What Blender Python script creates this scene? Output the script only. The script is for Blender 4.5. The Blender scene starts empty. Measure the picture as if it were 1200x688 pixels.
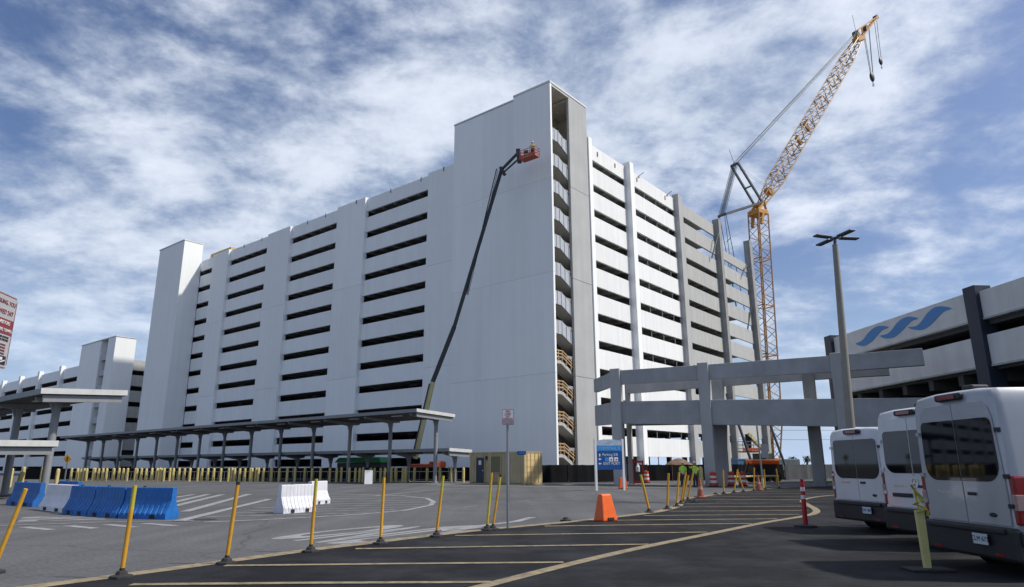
import bpy, math, random
from mathutils import Vector, Matrix
random.seed(7)
S = bpy.context.scene
COL = S.collection
R = math.radians

# ------------------------------------------------------------------ camera
cam = bpy.data.cameras.new('camera'); cam_ob = bpy.data.objects.new('camera', cam); COL.objects.link(cam_ob)
cam.sensor_width = 36; cam.lens = 36 * 790 / 1200; cam.clip_end = 6000; cam.clip_start = 0.1
pitch, roll = R(14.27), R(-0.21)
fw = Vector((0, math.cos(pitch), math.sin(pitch))); up = Vector((0, -math.sin(pitch), math.cos(pitch))); rt = Vector((1, 0, 0))
r2 = math.cos(roll) * rt + math.sin(roll) * up; u2 = -math.sin(roll) * rt + math.cos(roll) * up
m = Matrix((r2, u2, -fw)).transposed().to_4x4(); m.translation = (0, 0, 1.6)
cam_ob.matrix_world = m
S.camera = cam_ob
S.render.resolution_x = 1024; S.render.resolution_y = 587

# ------------------------------------------------------------------ light and sky
SUN_AZ, SUN_EL = R(98), R(50)
sun = bpy.data.lights.new('sun', 'SUN'); sun.energy = 2.25; sun.angle = R(2.5); sun.color = (1, 0.95, 0.87)
sun_ob = bpy.data.objects.new('sun', sun); COL.objects.link(sun_ob)
sd = Vector((math.sin(SUN_AZ) * math.cos(SUN_EL), math.cos(SUN_AZ) * math.cos(SUN_EL), math.sin(SUN_EL)))
sun_ob.rotation_euler = sd.to_track_quat('Z', 'Y').to_euler(); sun_ob.location = sd * 200
S.view_settings.view_transform = 'Standard'; S.view_settings.look = 'None'; S.view_settings.exposure = 0.98; S.view_settings.gamma = 1
W = bpy.data.worlds.new('World'); S.world = W; W.use_nodes = True
nt = W.node_tree; nt.nodes.clear()
def N(t, **k):
    n = nt.nodes.new(t)
    for a, b in k.items(): setattr(n, a, b)
    return n
def LK(a, b): nt.links.new(a, b)
def MATH(op, a, b=None, clamp=False):
    n = N('ShaderNodeMath', operation=op); n.use_clamp = clamp
    for i, v in enumerate((a, b)):
        if v is None: continue
        if isinstance(v, (int, float)): n.inputs[i].default_value = v
        else: LK(v, n.inputs[i])
    return n.outputs[0]
out = N('ShaderNodeOutputWorld'); bg = N('ShaderNodeBackground'); sky = N('ShaderNodeTexSky')
sky.sky_type = 'NISHITA'; sky.sun_disc = False; sky.sun_elevation = SUN_EL; sky.sun_rotation = SUN_AZ
sky.air_density = 1.0; sky.dust_density = 2.2; sky.ozone_density = 2.0
tc = N('ShaderNodeTexCoord'); sp = N('ShaderNodeSeparateXYZ'); LK(tc.outputs['Generated'], sp.inputs[0])
zc = MATH('ADD', MATH('MAXIMUM', sp.outputs[2], 0.0), 0.20)
cb = N('ShaderNodeCombineXYZ'); LK(MATH('DIVIDE', sp.outputs[0], zc), cb.inputs[0]); LK(MATH('DIVIDE', sp.outputs[1], zc), cb.inputs[1])
def NOISE(scale, detail, rough, off, sx=1.0, dist=0.0):
    mp = N('ShaderNodeMapping'); mp.inputs['Scale'].default_value = (scale, scale * sx, scale); mp.inputs['Location'].default_value = off
    LK(cb.outputs[0], mp.inputs[0])
    n = N('ShaderNodeTexNoise'); n.inputs['Scale'].default_value = 1; n.inputs['Detail'].default_value = detail
    n.inputs['Roughness'].default_value = rough; n.inputs['Distortion'].default_value = dist
    LK(mp.outputs[0], n.inputs['Vector']); return n.outputs['Fac']
BX, BY = 5.5, 4.4
MX, MY = 9.9, 1.1
big = NOISE(0.62, 3, 0.5, (BX, BY, 0), 1.0, 0.2)
mid = NOISE(2.6, 9, 0.60, (MX, MY, 0), 1.25, 0.25)
fine = NOISE(9.0, 6, 0.62, (2.0, 9.0, 0), 1.15, 0.3)
def NOISE3(scale, detail, rough, off):
    mp = N('ShaderNodeMapping'); mp.inputs['Scale'].default_value = (scale, scale, scale * 1.9); mp.inputs['Location'].default_value = off
    LK(tc.outputs['Generated'], mp.inputs[0]); n = N('ShaderNodeTexNoise'); n.inputs['Scale'].default_value = 1; n.inputs['Detail'].default_value = detail
    n.inputs['Roughness'].default_value = rough; n.inputs['Distortion'].default_value = 0.15; LK(mp.outputs[0], n.inputs['Vector']); return n.outputs['Fac']
puff = NOISE3(6.5, 9, 0.62, (1.3, 4.1, 2.2)); puff2 = NOISE3(17.0, 6, 0.6, (6.1, 0.7, 3.3))
mid = MATH('ADD', MATH('MULTIPLY', mid, 0.5), MATH('MULTIPLY', puff, 0.5))
cov = MATH('ADD', MATH('ADD', MATH('MULTIPLY', big, 0.85), MATH('MULTIPLY', mid, 1.60)), MATH('ADD', MATH('MULTIPLY', fine, 0.18), MATH('MULTIPLY', puff2, 0.30)))
mr = N('ShaderNodeMapRange'); LK(cov, mr.inputs[0]); mr.inputs[1].default_value = 1.27; mr.inputs[2].default_value = 1.72
mr.interpolation_type = 'SMOOTHSTEP'
hz = N('ShaderNodeMapRange'); LK(sp.outputs[2], hz.inputs[0]); hz.inputs[1].default_value = 0.0; hz.inputs[2].default_value = 0.22
hz.inputs[3].default_value = 0.62; hz.inputs[4].default_value = 1.0
fac = MATH('MULTIPLY', MATH('MULTIPLY', mr.outputs[0], hz.outputs[0]), 0.80)
cs = N('ShaderNodeMixRGB'); cr_ = N('ShaderNodeMapRange'); LK(mid, cr_.inputs[0]); cr_.inputs[1].default_value = 0.42; cr_.inputs[2].default_value = 0.64; LK(cr_.outputs[0], cs.inputs[0])
cs.inputs[1].default_value = (0.300, 0.345, 0.41, 1); cs.inputs[2].default_value = (0.49, 0.52, 0.575, 1)
sk = N('ShaderNodeMixRGB', blend_type='MULTIPLY'); sk.inputs[0].default_value = 1
sk.inputs[2].default_value = (0.050, 0.053, 0.062, 1); LK(sky.outputs[0], sk.inputs[1])
mx = N('ShaderNodeMixRGB'); LK(fac, mx.inputs[0]); LK(sk.outputs[0], mx.inputs[1]); LK(cs.outputs[0], mx.inputs[2])
hf = MATH('POWER', MATH('SUBTRACT', 1.0, MATH('DIVIDE', MATH('MAXIMUM', sp.outputs[2], 0.0), 0.30), True), 2.0)
hm = N('ShaderNodeMixRGB'); LK(MATH('MULTIPLY', hf, 0.85), hm.inputs[0]); LK(mx.outputs[0], hm.inputs[1]); hm.inputs[2].default_value = (0.30, 0.385, 0.53, 1)
LK(hm.outputs[0], bg.inputs[0]); bg.inputs[1].default_value = 1.0; LK(bg.outputs[0], out.inputs[0])

# ------------------------------------------------------------------ materials
MATS = {}
def M(name, col, rough=0.7, metal=0.0, amt=0.12, scale=3.0, bump=0.0, streak=0.0, joint=0.0, spec=0.5, emit=None, coat=0.0, fs=None, tint=None, vary=0.035, crack=None):
    if name in MATS: return MATS[name]
    mt = bpy.data.materials.new(name); mt.use_nodes = True; MATS[name] = mt
    t = mt.node_tree; b = t.nodes['Principled BSDF']
    def n_(ty, **k):
        q = t.nodes.new(ty)
        for a, v in k.items(): setattr(q, a, v)
        return q
    b.inputs['Roughness'].default_value = rough; b.inputs['Metallic'].default_value = metal
    b.inputs['Specular IOR Level'].default_value = spec; b.inputs['Coat Weight'].default_value = coat
    tcn = n_('ShaderNodeTexCoord'); c4 = (*col, 1)
    nz = n_('ShaderNodeTexNoise'); nz.inputs['Scale'].default_value = scale; nz.inputs['Detail'].default_value = 6; nz.inputs['Roughness'].default_value = 0.62
    t.links.new(tcn.outputs['Object'], nz.inputs['Vector'])
    mrn = n_('ShaderNodeMapRange'); t.links.new(nz.outputs['Fac'], mrn.inputs[0]); mrn.inputs[1].default_value = 0.3; mrn.inputs[2].default_value = 0.7
    mrn.inputs[3].default_value = 1 - amt; mrn.inputs[4].default_value = 1 + amt
    val = mrn.outputs[0]
    if streak:
        mp = n_('ShaderNodeMapping'); mp.inputs['Scale'].default_value = (1.3, 1.3, 0.05); t.links.new(tcn.outputs['Object'], mp.inputs[0])
        n2 = n_('ShaderNodeTexNoise'); n2.inputs['Scale'].default_value = 1.0; n2.inputs['Detail'].default_value = 5; t.links.new(mp.outputs[0], n2.inputs['Vector'])
        m2 = n_('ShaderNodeMapRange'); t.links.new(n2.outputs['Fac'], m2.inputs[0]); m2.inputs[1].default_value = 0.35; m2.inputs[2].default_value = 0.65
        m2.inputs[3].default_value = 1 - streak; m2.inputs[4].default_value = 1.0
        mu = n_('ShaderNodeMath', operation='MULTIPLY'); t.links.new(val, mu.inputs[0]); t.links.new(m2.outputs[0], mu.inputs[1]); val = mu.outputs[0]
    if joint:
        sx = n_('ShaderNodeSeparateXYZ'); t.links.new(tcn.outputs['Object'], sx.inputs[0])
        ad = n_('ShaderNodeMath', operation='ADD'); t.links.new(sx.outputs[0], ad.inputs[0]); t.links.new(sx.outputs[1], ad.inputs[1])
        dv = n_('ShaderNodeMath', operation='DIVIDE'); t.links.new(ad.outputs[0], dv.inputs[0]); dv.inputs[1].default_value = joint
        fr = n_('ShaderNodeMath', operation='FRACT'); t.links.new(dv.outputs[0], fr.inputs[0])
        lt = n_('ShaderNodeMath', operation='LESS_THAN'); t.links.new(fr.outputs[0], lt.inputs[0]); lt.inputs[1].default_value = 0.05
        m3 = n_('ShaderNodeMath', operation='MULTIPLY_ADD'); t.links.new(lt.outputs[0], m3.inputs[0]); m3.inputs[1].default_value = -0.10; m3.inputs[2].default_value = 1
        mu = n_('ShaderNodeMath', operation='MULTIPLY'); t.links.new(val, mu.inputs[0]); t.links.new(m3.outputs[0], mu.inputs[1]); val = mu.outputs[0]
    oi = n_('ShaderNodeObjectInfo'); mv = n_('ShaderNodeMapRange'); t.links.new(oi.outputs['Random'], mv.inputs[0]); mv.inputs[3].default_value = 1 - vary; mv.inputs[4].default_value = 1 + vary
    mu0 = n_('ShaderNodeMath', operation='MULTIPLY'); t.links.new(val, mu0.inputs[0]); t.links.new(mv.outputs[0], mu0.inputs[1]); val = mu0.outputs[0]
    if crack:   # sealed crack lines and long tyre-worn lanes
        wn = n_('ShaderNodeTexNoise'); wn.inputs['Scale'].default_value = 0.5; wn.inputs['Detail'].default_value = 5; t.links.new(tcn.outputs['Object'], wn.inputs['Vector'])
        wv = n_('ShaderNodeMixRGB'); wv.blend_type = 'ADD'; wv.inputs[0].default_value = 1.6; t.links.new(tcn.outputs['Object'], wv.inputs[1]); t.links.new(wn.outputs['Color'], wv.inputs[2])
        vo = n_('ShaderNodeTexVoronoi'); vo.feature = 'DISTANCE_TO_EDGE'; vo.inputs['Scale'].default_value = crack[0]; t.links.new(wv.outputs[0], vo.inputs['Vector'])
        mc = n_('ShaderNodeMapRange'); t.links.new(vo.outputs['Distance'], mc.inputs[0]); mc.inputs[1].default_value = 0.0; mc.inputs[2].default_value = crack[1]; mc.inputs[3].default_value = crack[2]; mc.inputs[4].default_value = 1.0
        mp = n_('ShaderNodeMapping'); mp.inputs['Rotation'].default_value = (0, 0, R(crack[3])); mp.inputs['Scale'].default_value = (0.9, 0.06, 1); t.links.new(tcn.outputs['Object'], mp.inputs[0])
        n6 = n_('ShaderNodeTexNoise'); n6.inputs['Scale'].default_value = 1.0; n6.inputs['Detail'].default_value = 4; t.links.new(mp.outputs[0], n6.inputs['Vector'])
        m6 = n_('ShaderNodeMapRange'); t.links.new(n6.outputs['Fac'], m6.inputs[0]); m6.inputs[1].default_value = 0.35; m6.inputs[2].default_value = 0.65; m6.inputs[3].default_value = 1 - crack[4]; m6.inputs[4].default_value = 1 + crack[4]
        for q_ in (mc.outputs[0], m6.outputs[0]):
            mu = n_('ShaderNodeMath', operation='MULTIPLY'); t.links.new(val, mu.inputs[0]); t.links.new(q_, mu.inputs[1]); val = mu.outputs[0]
    if fs:   # fine speckle (aggregate)
        n4 = n_('ShaderNodeTexNoise'); n4.inputs['Scale'].default_value = fs; n4.inputs['Detail'].default_value = 3; t.links.new(tcn.outputs['Object'], n4.inputs['Vector'])
        m4 = n_('ShaderNodeMapRange'); t.links.new(n4.outputs['Fac'], m4.inputs[0]); m4.inputs[1].default_value = 0.3; m4.inputs[2].default_value = 0.7
        m4.inputs[3].default_value = 0.72; m4.inputs[4].default_value = 1.28
        mu = n_('ShaderNodeMath', operation='MULTIPLY'); t.links.new(val, mu.inputs[0]); t.links.new(m4.outputs[0], mu.inputs[1]); val = mu.outputs[0]
    cm = n_('ShaderNodeVectorMath', operation='SCALE'); cm.inputs[0].default_value = col; t.links.new(val, cm.inputs['Scale'])
    src = cm.outputs[0]
    if tint:  # second colour showing through in worn patches: (colour, scale, lo, hi)
        n5 = n_('ShaderNodeTexNoise'); n5.inputs['Scale'].default_value = tint[1]; n5.inputs['Detail'].default_value = 8; n5.inputs['Roughness'].default_value = 0.7
        t.links.new(tcn.outputs['Object'], n5.inputs['Vector'])
        m5 = n_('ShaderNodeMapRange'); t.links.new(n5.outputs['Fac'], m5.inputs[0]); m5.inputs[1].default_value = tint[2]; m5.inputs[2].default_value = tint[3]
        mxn = n_('ShaderNodeMixRGB'); t.links.new(m5.outputs[0], mxn.inputs[0]); t.links.new(src, mxn.inputs[1]); mxn.inputs[2].default_value = (*tint[0], 1)
        src = mxn.outputs[0]
    t.links.new(src, b.inputs['Base Color'])
    if bump:
        bp = n_('ShaderNodeBump'); bp.inputs['Strength'].default_value = bump; bp.inputs['Distance'].default_value = 0.02
        t.links.new(nz.outputs['Fac'], bp.inputs['Height']); t.links.new(bp.outputs[0], b.inputs['Normal'])
    if emit:
        b.inputs['Emission Color'].default_value = (*emit[0], 1); b.inputs['Emission Strength'].default_value = emit[1]
    return mt
white = M('white_paint_wall', (0.85, 0.86, 0.84), 0.75, amt=0.03, scale=0.12, streak=0.04)
panelw = M('white_ribbed_panel', (0.78, 0.78, 0.765), 0.8, amt=0.03, scale=0.6, streak=0.07, joint=1.05)
panell = M('white_smooth_panel', (0.84, 0.85, 0.84), 0.75, amt=0.03, scale=0.5, streak=0.05)
conc = M('bare_concrete', (0.40, 0.40, 0.39), 0.85, amt=0.07, scale=0.35, streak=0.06)
concl = M('pale_precast', (0.42, 0.42, 0.40), 0.85, amt=0.07, scale=1.1, streak=0.12, joint=1.4)
concd = M('dark_concrete', (0.30, 0.30, 0.29), 0.85, amt=0.12, scale=0.9, streak=0.22)
framec = M('ramp_frame_concrete', (0.36, 0.365, 0.37), 0.85, amt=0.13, scale=0.7, streak=0.10, bump=0.1)
soff = M('soffit_concrete', (0.50, 0.49, 0.44), 0.9, amt=0.1, scale=1)
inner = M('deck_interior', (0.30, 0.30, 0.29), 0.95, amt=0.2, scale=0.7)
asp = M('old_asphalt', (0.094, 0.095, 0.098), 0.95, amt=0.14, scale=0.25, bump=0.3, fs=14, spec=0.25, crack=(0.11, 0.006, 0.72, 30, 0.13), tint=((0.055, 0.056, 0.059), 0.09, 0.48, 0.75))
aspn = M('new_asphalt', (0.0105, 0.011, 0.013), 0.9, amt=0.35, scale=0.5, bump=0.3, fs=25, spec=0.18, crack=(0.07, 0.003, 1.25, 40, 0.28), tint=((0.036, 0.037, 0.040), 0.45, 0.46, 0.72))
paintw = M('white_road_paint', (0.30, 0.305, 0.31), 0.8, amt=0.15, scale=3, tint=((0.10, 0.10, 0.10), 3.0, 0.44, 0.66))
painty = M('faded_yellow_road_paint', (0.25, 0.20, 0.12), 0.8, amt=0.18, scale=2.5, tint=((0.07, 0.062, 0.045), 4, 0.46, 0.72))
paintw2 = M('worn_white_road_paint', (0.20, 0.205, 0.21), 0.85, amt=0.15, scale=3, tint=((0.09, 0.09, 0.093), 4, 0.42, 0.62))
grassm = M('grass', (0.06, 0.09, 0.025), 0.95, amt=0.4, scale=3)
steel = M('galvanised_steel', (0.24, 0.25, 0.27), 0.5, 0.35, amt=0.12, scale=2)
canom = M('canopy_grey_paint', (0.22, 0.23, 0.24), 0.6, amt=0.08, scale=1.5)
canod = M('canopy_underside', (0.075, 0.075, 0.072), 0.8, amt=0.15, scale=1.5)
fascia = M('canopy_fascia', (0.52, 0.52, 0.50), 0.6, amt=0.10, scale=2)
by = M('bollard_yellow', (0.54, 0.44, 0.17), 0.7, amt=0.16, scale=4, streak=0.2, vary=0.14)
oy = M('delineator_yellow', (0.62, 0.32, 0.02), 0.6, amt=0.16, scale=9, streak=0.15, vary=0.12, tint=((0.30, 0.20, 0.07), 14, 0.58, 0.75))
ly = M('delineator_lime', (0.46, 0.40, 0.03), 0.6, amt=0.14, scale=9, vary=0.12)
rub = M('black_rubber', (0.02, 0.02, 0.021), 0.8, amt=0.2, scale=8)
mesh_b = M('black_screen_fabric', (0.006, 0.0065, 0.008), 0.9, spec=0.2, amt=0.35, scale=0.8)
blue = M('barrier_blue', (0.006, 0.12, 0.40), 0.6, amt=0.14, scale=2.5, streak=0.2, vary=0.08, tint=((0.05, 0.15, 0.33), 5, 0.55, 0.8))
wplast = M('barrier_white', (0.66, 0.66, 0.70), 0.6, amt=0.06, scale=2.5, streak=0.15, tint=((0.45, 0.43, 0.42), 4, 0.56, 0.8))
hole = M('dark_slot', (0.02, 0.02, 0.02), 0.9)
orange = M('safety_orange', (0.75, 0.12, 0.015), 0.5, amt=0.12, scale=5)
lifto = M('lift_orange', (0.42, 0.075, 0.03), 0.6, amt=0.15, scale=4)
conem = M('faded_orange_cone', (0.32, 0.08, 0.05), 0.6, amt=0.15, scale=5)
redp = M('red_plastic', (0.42, 0.012, 0.02), 0.45, amt=0.10, scale=4)
refl = M('reflective_white', (0.70, 0.70, 0.70), 0.4, amt=0.05)
tan = M('container_tan', (0.43, 0.36, 0.21), 0.65, amt=0.12, scale=1.2, streak=0.18)
tanlit = M('container_sunlit_tan', (0.64, 0.48, 0.23), 0.65, amt=0.12, scale=1.2, streak=0.16)  # container tan, lighter and yellower: sunlight on the door end put into the colour
navy = M('navy_paint', (0.020, 0.028, 0.050), 0.6, amt=0.12, scale=1.5)
offw = M('warm_white_fascia', (0.62, 0.615, 0.60), 0.75, amt=0.06, scale=0.5, streak=0.10)
logob = M('logo_blue', (0.05, 0.20, 0.46), 0.6, amt=0.05)
craney = M('crane_yellow', (0.55, 0.25, 0.035), 0.5, amt=0.15, scale=1)
craneo = M('crane_lattice', (0.40, 0.215, 0.075), 0.5, amt=0.15, scale=1)
craned = M('crane_dark_steel', (0.06, 0.075, 0.085), 0.5, amt=0.2, scale=1)
black = M('black_paint', (0.018, 0.018, 0.02), 0.5, amt=0.2, scale=2)
boomb = M('boom_dark', (0.012, 0.014, 0.02), 0.45, amt=0.2, scale=2)
boomc = M('boom_cream', (0.48, 0.44, 0.22), 0.5, amt=0.12, scale=2)
wood = M('raw_timber', (0.42, 0.28, 0.15), 0.8, amt=0.2, scale=5)
railm = M('balcony_panel', (0.40, 0.42, 0.45), 0.6, amt=0.10, scale=3, joint=0.28)
silver = M('van_silver', (0.36, 0.375, 0.40), 0.3, 0.15, amt=0.05, scale=1.2, streak=0.06, coat=0.6)
vwhite = M('van_white', (0.60, 0.61, 0.64), 0.3, amt=0.04, scale=1.2, streak=0.06, coat=0.5)
glass = M('tinted_glass', (0.004, 0.005, 0.006), 0.03, amt=0.0, spec=0.55)
vblack = M('van_plastic', (0.014, 0.015, 0.017), 0.55, amt=0.12, scale=6)
tred = M('tail_lamp_red', (0.20, 0.006, 0.010), 0.15, amt=0.05, coat=0.5)
tclr = M('tail_lamp_clear', (0.30, 0.20, 0.20), 0.12, amt=0.1, scale=30, coat=0.5)
chrome = M('chrome', (0.6, 0.6, 0.6), 0.15, 1.0, amt=0.03)
signb = M('sign_blue', (0.004, 0.06, 0.24), 0.4, amt=0.04)
signl = M('sign_light_blue', (0.03, 0.21, 0.52), 0.4, amt=0.04)
signw = M('sign_white', (0.66, 0.66, 0.67), 0.45, amt=0.04)
signr = M('sign_red', (0.36, 0.02, 0.03), 0.45, amt=0.05)
ink = M('sign_black', (0.02, 0.02, 0.022), 0.5)
hiv = M('hi_vis_lime', (0.42, 0.72, 0.04), 0.7, amt=0.1, scale=6)
skin = M('skin', (0.42, 0.24, 0.16), 0.6, amt=0.05)
cloth = M('dark_work_trousers', (0.03, 0.035, 0.05), 0.9, amt=0.2, scale=6)
leafm = M('palm_leaf', (0.035, 0.055, 0.02), 0.8, amt=0.3, scale=3)
trunkm = M('palm_trunk', (0.10, 0.08, 0.06), 0.9, amt=0.2, scale=5)
greenm = M('green_tarp', (0.02, 0.20, 0.07), 0.6, amt=0.1)
bluetarp = M('faded_blue_panel', (0.05, 0.14, 0.26), 0.6, amt=0.15, scale=1)
greyf = M('grey_fence_fabric', (0.075, 0.08, 0.088), 0.9, amt=0.15, scale=0.6)
dirt = M('dirt', (0.16, 0.10, 0.06), 0.95, amt=0.3, scale=2)
lampo = M('work_light_orange', (0.9, 0.3, 0.05), 0.4, emit=((1, 0.35, 0.08), 1.2))
terr = M('terrain_ground', (0.10, 0.105, 0.09), 0.95, amt=0.3, scale=0.02)

# ------------------------------------------------------------------ builders
class MB:
    def __init__(s): s.v = []; s.f = []; s.m = []
    def add(s, vs, fs, m=0):
        o = len(s.v); s.v += [tuple(p) for p in vs]; s.f += [tuple(i + o for i in f) for f in fs]; s.m += [m] * len(fs); return s
    def box(s, x0, x1, y0, y1, z0, z1, m=0):
        return s.add([(x, y, z) for z in (z0, z1) for y in (y0, y1) for x in (x0, x1)],
                     [(0, 2, 3, 1), (4, 5, 7, 6), (0, 1, 5, 4), (2, 6, 7, 3), (0, 4, 6, 2), (1, 3, 7, 5)], m)
    def bar(s, p, q, w, h=None, m=0, upv=(0, 0, 1)):     # square-section bar between two points
        p, q = Vector(p), Vector(q); d = (q - p).normalized(); u = Vector(upv)
        if abs(d.dot(u)) > 0.99: u = Vector((1, 0, 0))
        a = d.cross(u).normalized(); b = a.cross(d).normalized(); h = w if h is None else h
        vs = [c + a * (w / 2) * i + b * (h / 2) * j for c in (p, q) for i, j in ((-1, -1), (1, -1), (1, 1), (-1, 1))]
        return s.add(vs, [(3, 2, 1, 0), (4, 5, 6, 7), (0, 1, 5, 4), (1, 2, 6, 5), (2, 3, 7, 6), (3, 0, 4, 7)], m)
    def cyl(s, p, q, r, r1=None, n=10, m=0, cap=True):
        p, q = Vector(p), Vector(q); d = (q - p).normalized(); u = Vector((0, 0, 1))
        if abs(d.dot(u)) > 0.99: u = Vector((1, 0, 0))
        a = d.cross(u).normalized(); b = a.cross(d).normalized(); r1 = r if r1 is None else r1
        vs = [c + (a * math.cos(6.28318 * i / n) + b * math.sin(6.28318 * i / n)) * rr for c, rr in ((p, r), (q, r1)) for i in range(n)]
        fs = [(i, (i + 1) % n, n + (i + 1) % n, n + i) for i in range(n)]
        if cap: fs += [tuple(range(n - 1, -1, -1)), tuple(range(n, 2 * n))]
        return s.add(vs, fs, m)
    def lathe(s, prof, n=16, c=(0, 0, 0), m=0):          # profile of (r, z)
        vs = [(c[0] + r * math.cos(6.28318 * i / n), c[1] + r * math.sin(6.28318 * i / n), c[2] + z) for r, z in prof for i in range(n)]
        fs = [(k * n + i, k * n + (i + 1) % n, (k + 1) * n + (i + 1) % n, (k + 1) * n + i) for k in range(len(prof) - 1) for i in range(n)]
        fs += [tuple(range(n - 1, -1, -1)), tuple((len(prof) - 1) * n + i for i in range(n))]
        return s.add(vs, fs, m)
    def prism(s, poly, f0, f1, m=0):                     # f0, f1 map a 2D point to the two end planes
        n = len(poly)
        vs = [f0(*p) for p in poly] + [f1(*p) for p in poly]
        return s.add(vs, [tuple(range(n - 1, -1, -1)), tuple(range(n, 2 * n))] + [(i, (i + 1) % n, n + (i + 1) % n, n + i) for i in range(n)], m)
    def build(s, name, mats, parent=None, smooth=False, world=False, bevel=0):
        if not isinstance(mats, (list, tuple)): mats = [mats]
        v = s.v
        if world and parent is not None:
            P = parent
            ms = parent['_m'] if False else TM[parent.name].inverted(); v = [tuple(ms @ Vector(p)) for p in v]
        me = bpy.data.meshes.new(name); me.from_pydata(v, [], s.f)
        for q in mats: me.materials.append(q)
        me.polygons.foreach_set('material_index', s.m)
        if smooth: me.polygons.foreach_set('use_smooth', [True] * len(s.f))
        me.update()
        o = bpy.data.objects.new(name, me); COL.objects.link(o)
        if smooth:
            md = o.modifiers.new('edges', 'EDGE_SPLIT'); md.split_angle = R(40)
        if bevel:
            md = o.modifiers.new('bevel', 'BEVEL'); md.width = bevel; md.segments = 2; md.limit_method = 'ANGLE'
        if parent is not None: o.parent = parent
        return o
TM = {}
def thing(name, label, cat, loc=(0, 0, 0), rz=0.0, group=None, rot=None):
    o = bpy.data.objects.new(name, None); COL.objects.link(o); o.location = loc; o.rotation_euler = rot if rot else (0, 0, rz)
    o['label'] = label; o['category'] = cat
    if group: o['group'] = group
    TM[o.name] = Matrix.Translation(loc) @ (Matrix.Rotation(rz, 4, 'Z') if not rot else (Matrix.Rotation(rot[2], 4, 'Z') @ Matrix.Rotation(rot[1], 4, 'Y') @ Matrix.Rotation(rot[0], 4, 'X')))
    return o
def tag(o, label, cat, group=None):
    o['label'] = label; o['category'] = cat
    if group: o['group'] = group
    return o
def struct(o): o['kind'] = 'structure'; return o
def copy_tree(src, loc, rz=None, label=None, group=None, rot=None):
    r = src.copy(); COL.objects.link(r); r.location = loc
    if rot: r.rotation_euler = rot
    elif rz is not None: r.rotation_euler = (0, 0, rz)
    if label: r['label'] = label
    if group: r['group'] = group
    for ch in src.children:
        c = ch.copy(); COL.objects.link(c); c.parent = r
        for g in ch.children:
            d = g.copy(); COL.objects.link(d); d.parent = c
    return r
def flatpoly(name, pts, z, mat, thick=0.0):
    b = MB(); b.add([(x, y, z) for x, y in pts], [tuple(range(len(pts)))]); o = b.build(name, mat)
    return struct(o)
def ribbon(pts, w, z=0.0, b=None):
    b = b or MB(); n = len(pts); L = []; Rr = []
    P = [Vector(p) for p in pts]
    for i in range(n):
        d = (P[min(i + 1, n - 1)] - P[max(i - 1, 0)]).normalized(); nn = Vector((-d.y, d.x)) * w / 2
        L.append((P[i].x + nn.x, P[i].y + nn.y, z)); Rr.append((P[i].x - nn.x, P[i].y - nn.y, z))
    b.add(L + Rr, [(n + i, n + i + 1, i + 1, i) for i in range(n - 1)])
    return b
def smooth_pts(pts, k=4):   # Catmull-Rom
    P = [Vector(p) for p in pts]; out = []
    for i in range(len(P) - 1):
        a, b, c, d = P[max(i - 1, 0)], P[i], P[i + 1], P[min(i + 2, len(P) - 1)]
        for j in range(k):
            t = j / k
            out.append(tuple(0.5 * ((2 * b) + (c - a) * t + (2 * a - 5 * b + 4 * c - d) * t * t + (3 * b - a - 3 * c + d) * t ** 3)))
    out.append(tuple(P[-1])); return out
def rrect(y0, y1, z0, z1, rs, n=5):   # rounded rectangle, radii: low-left, low-right, up-right, up-left
    pts = []
    for (cy, cz, a0), r in zip(((y0, z0, 180), (y1, z0, 270), (y1, z1, 0), (y0, z1, 90)), rs):
        ox = cy + (r if cy == y0 else -r); oz = cz + (r if cz == z0 else -r)
        for i in range(n + 1):
            a = R(a0 + 90 * i / n); pts.append((ox + r * math.cos(a), oz + r * math.sin(a)))
    return pts
def text(body, size, mat, parent, loc, rot, name='lettering', align='CENTER', sx=1.0, extrude=0.002, off=0.0):
    cu = bpy.data.curves.new(name, 'FONT'); cu.body = body; cu.size = size; cu.align_x = align; cu.align_y = 'CENTER'; cu.extrude = extrude; cu.offset = off
    cu.materials.append(mat); o = bpy.data.objects.new(name, cu); COL.objects.link(o)
    o.location = loc; o.rotation_euler = rot; o.scale = (sx, 1, 1)
    dg = bpy.context.evaluated_depsgraph_get(); me = bpy.data.meshes.new_from_object(o.evaluated_get(dg)); me.name = name
    if not me.materials: me.materials.append(mat)
    q = bpy.data.objects.new(name, me); COL.objects.link(q); q.location = loc; q.rotation_euler = rot; q.scale = (sx, 1, 1)
    bpy.data.objects.remove(o); bpy.data.curves.remove(cu); q.name = name
    if parent is not None: q.parent = parent
    return q

# ------------------------------------------------------------------ ground
flatpoly('ground', [(-2500, -2500), (2500, -2500), (2500, 2500), (-2500, 2500)], -0.03, terr)
flatpoly('parking_lot', [(-260, -60), (27, -60), (27, 62), (60, 95), (60, 300), (-260, 300)], 0.0, asp)
edge = [(-9.9, 4.5), (-8.4, 7.1), (-6.8, 9.6), (-5.85, 11.0), (-4.95, 12.4), (-3.95, 14.0), (-2.88, 15.4), (-1.84, 16.8), (-0.65, 18.2), (0.94, 19.75), (2.58, 21.5),
        (4.62, 24.0), (5.6, 25.75), (6.4, 27.6), (6.95, 29.4), (7.55, 31.6), (8.54, 34.2), (9.64, 35.93), (11.83, 39.44), (14.18, 43.04), (16.77, 46.56), (18.32, 48.09)]
es = smooth_pts(edge, 4)
flatpoly('new_asphalt_road', es + [(26, 54.5), (60, 62), (120, 60), (120, -60), (-9.5, -60)], 0.005, aspn)
o = ribbon(es, 0.36, 0.010).build('edge_line_marking', painty); struct(o)
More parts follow.
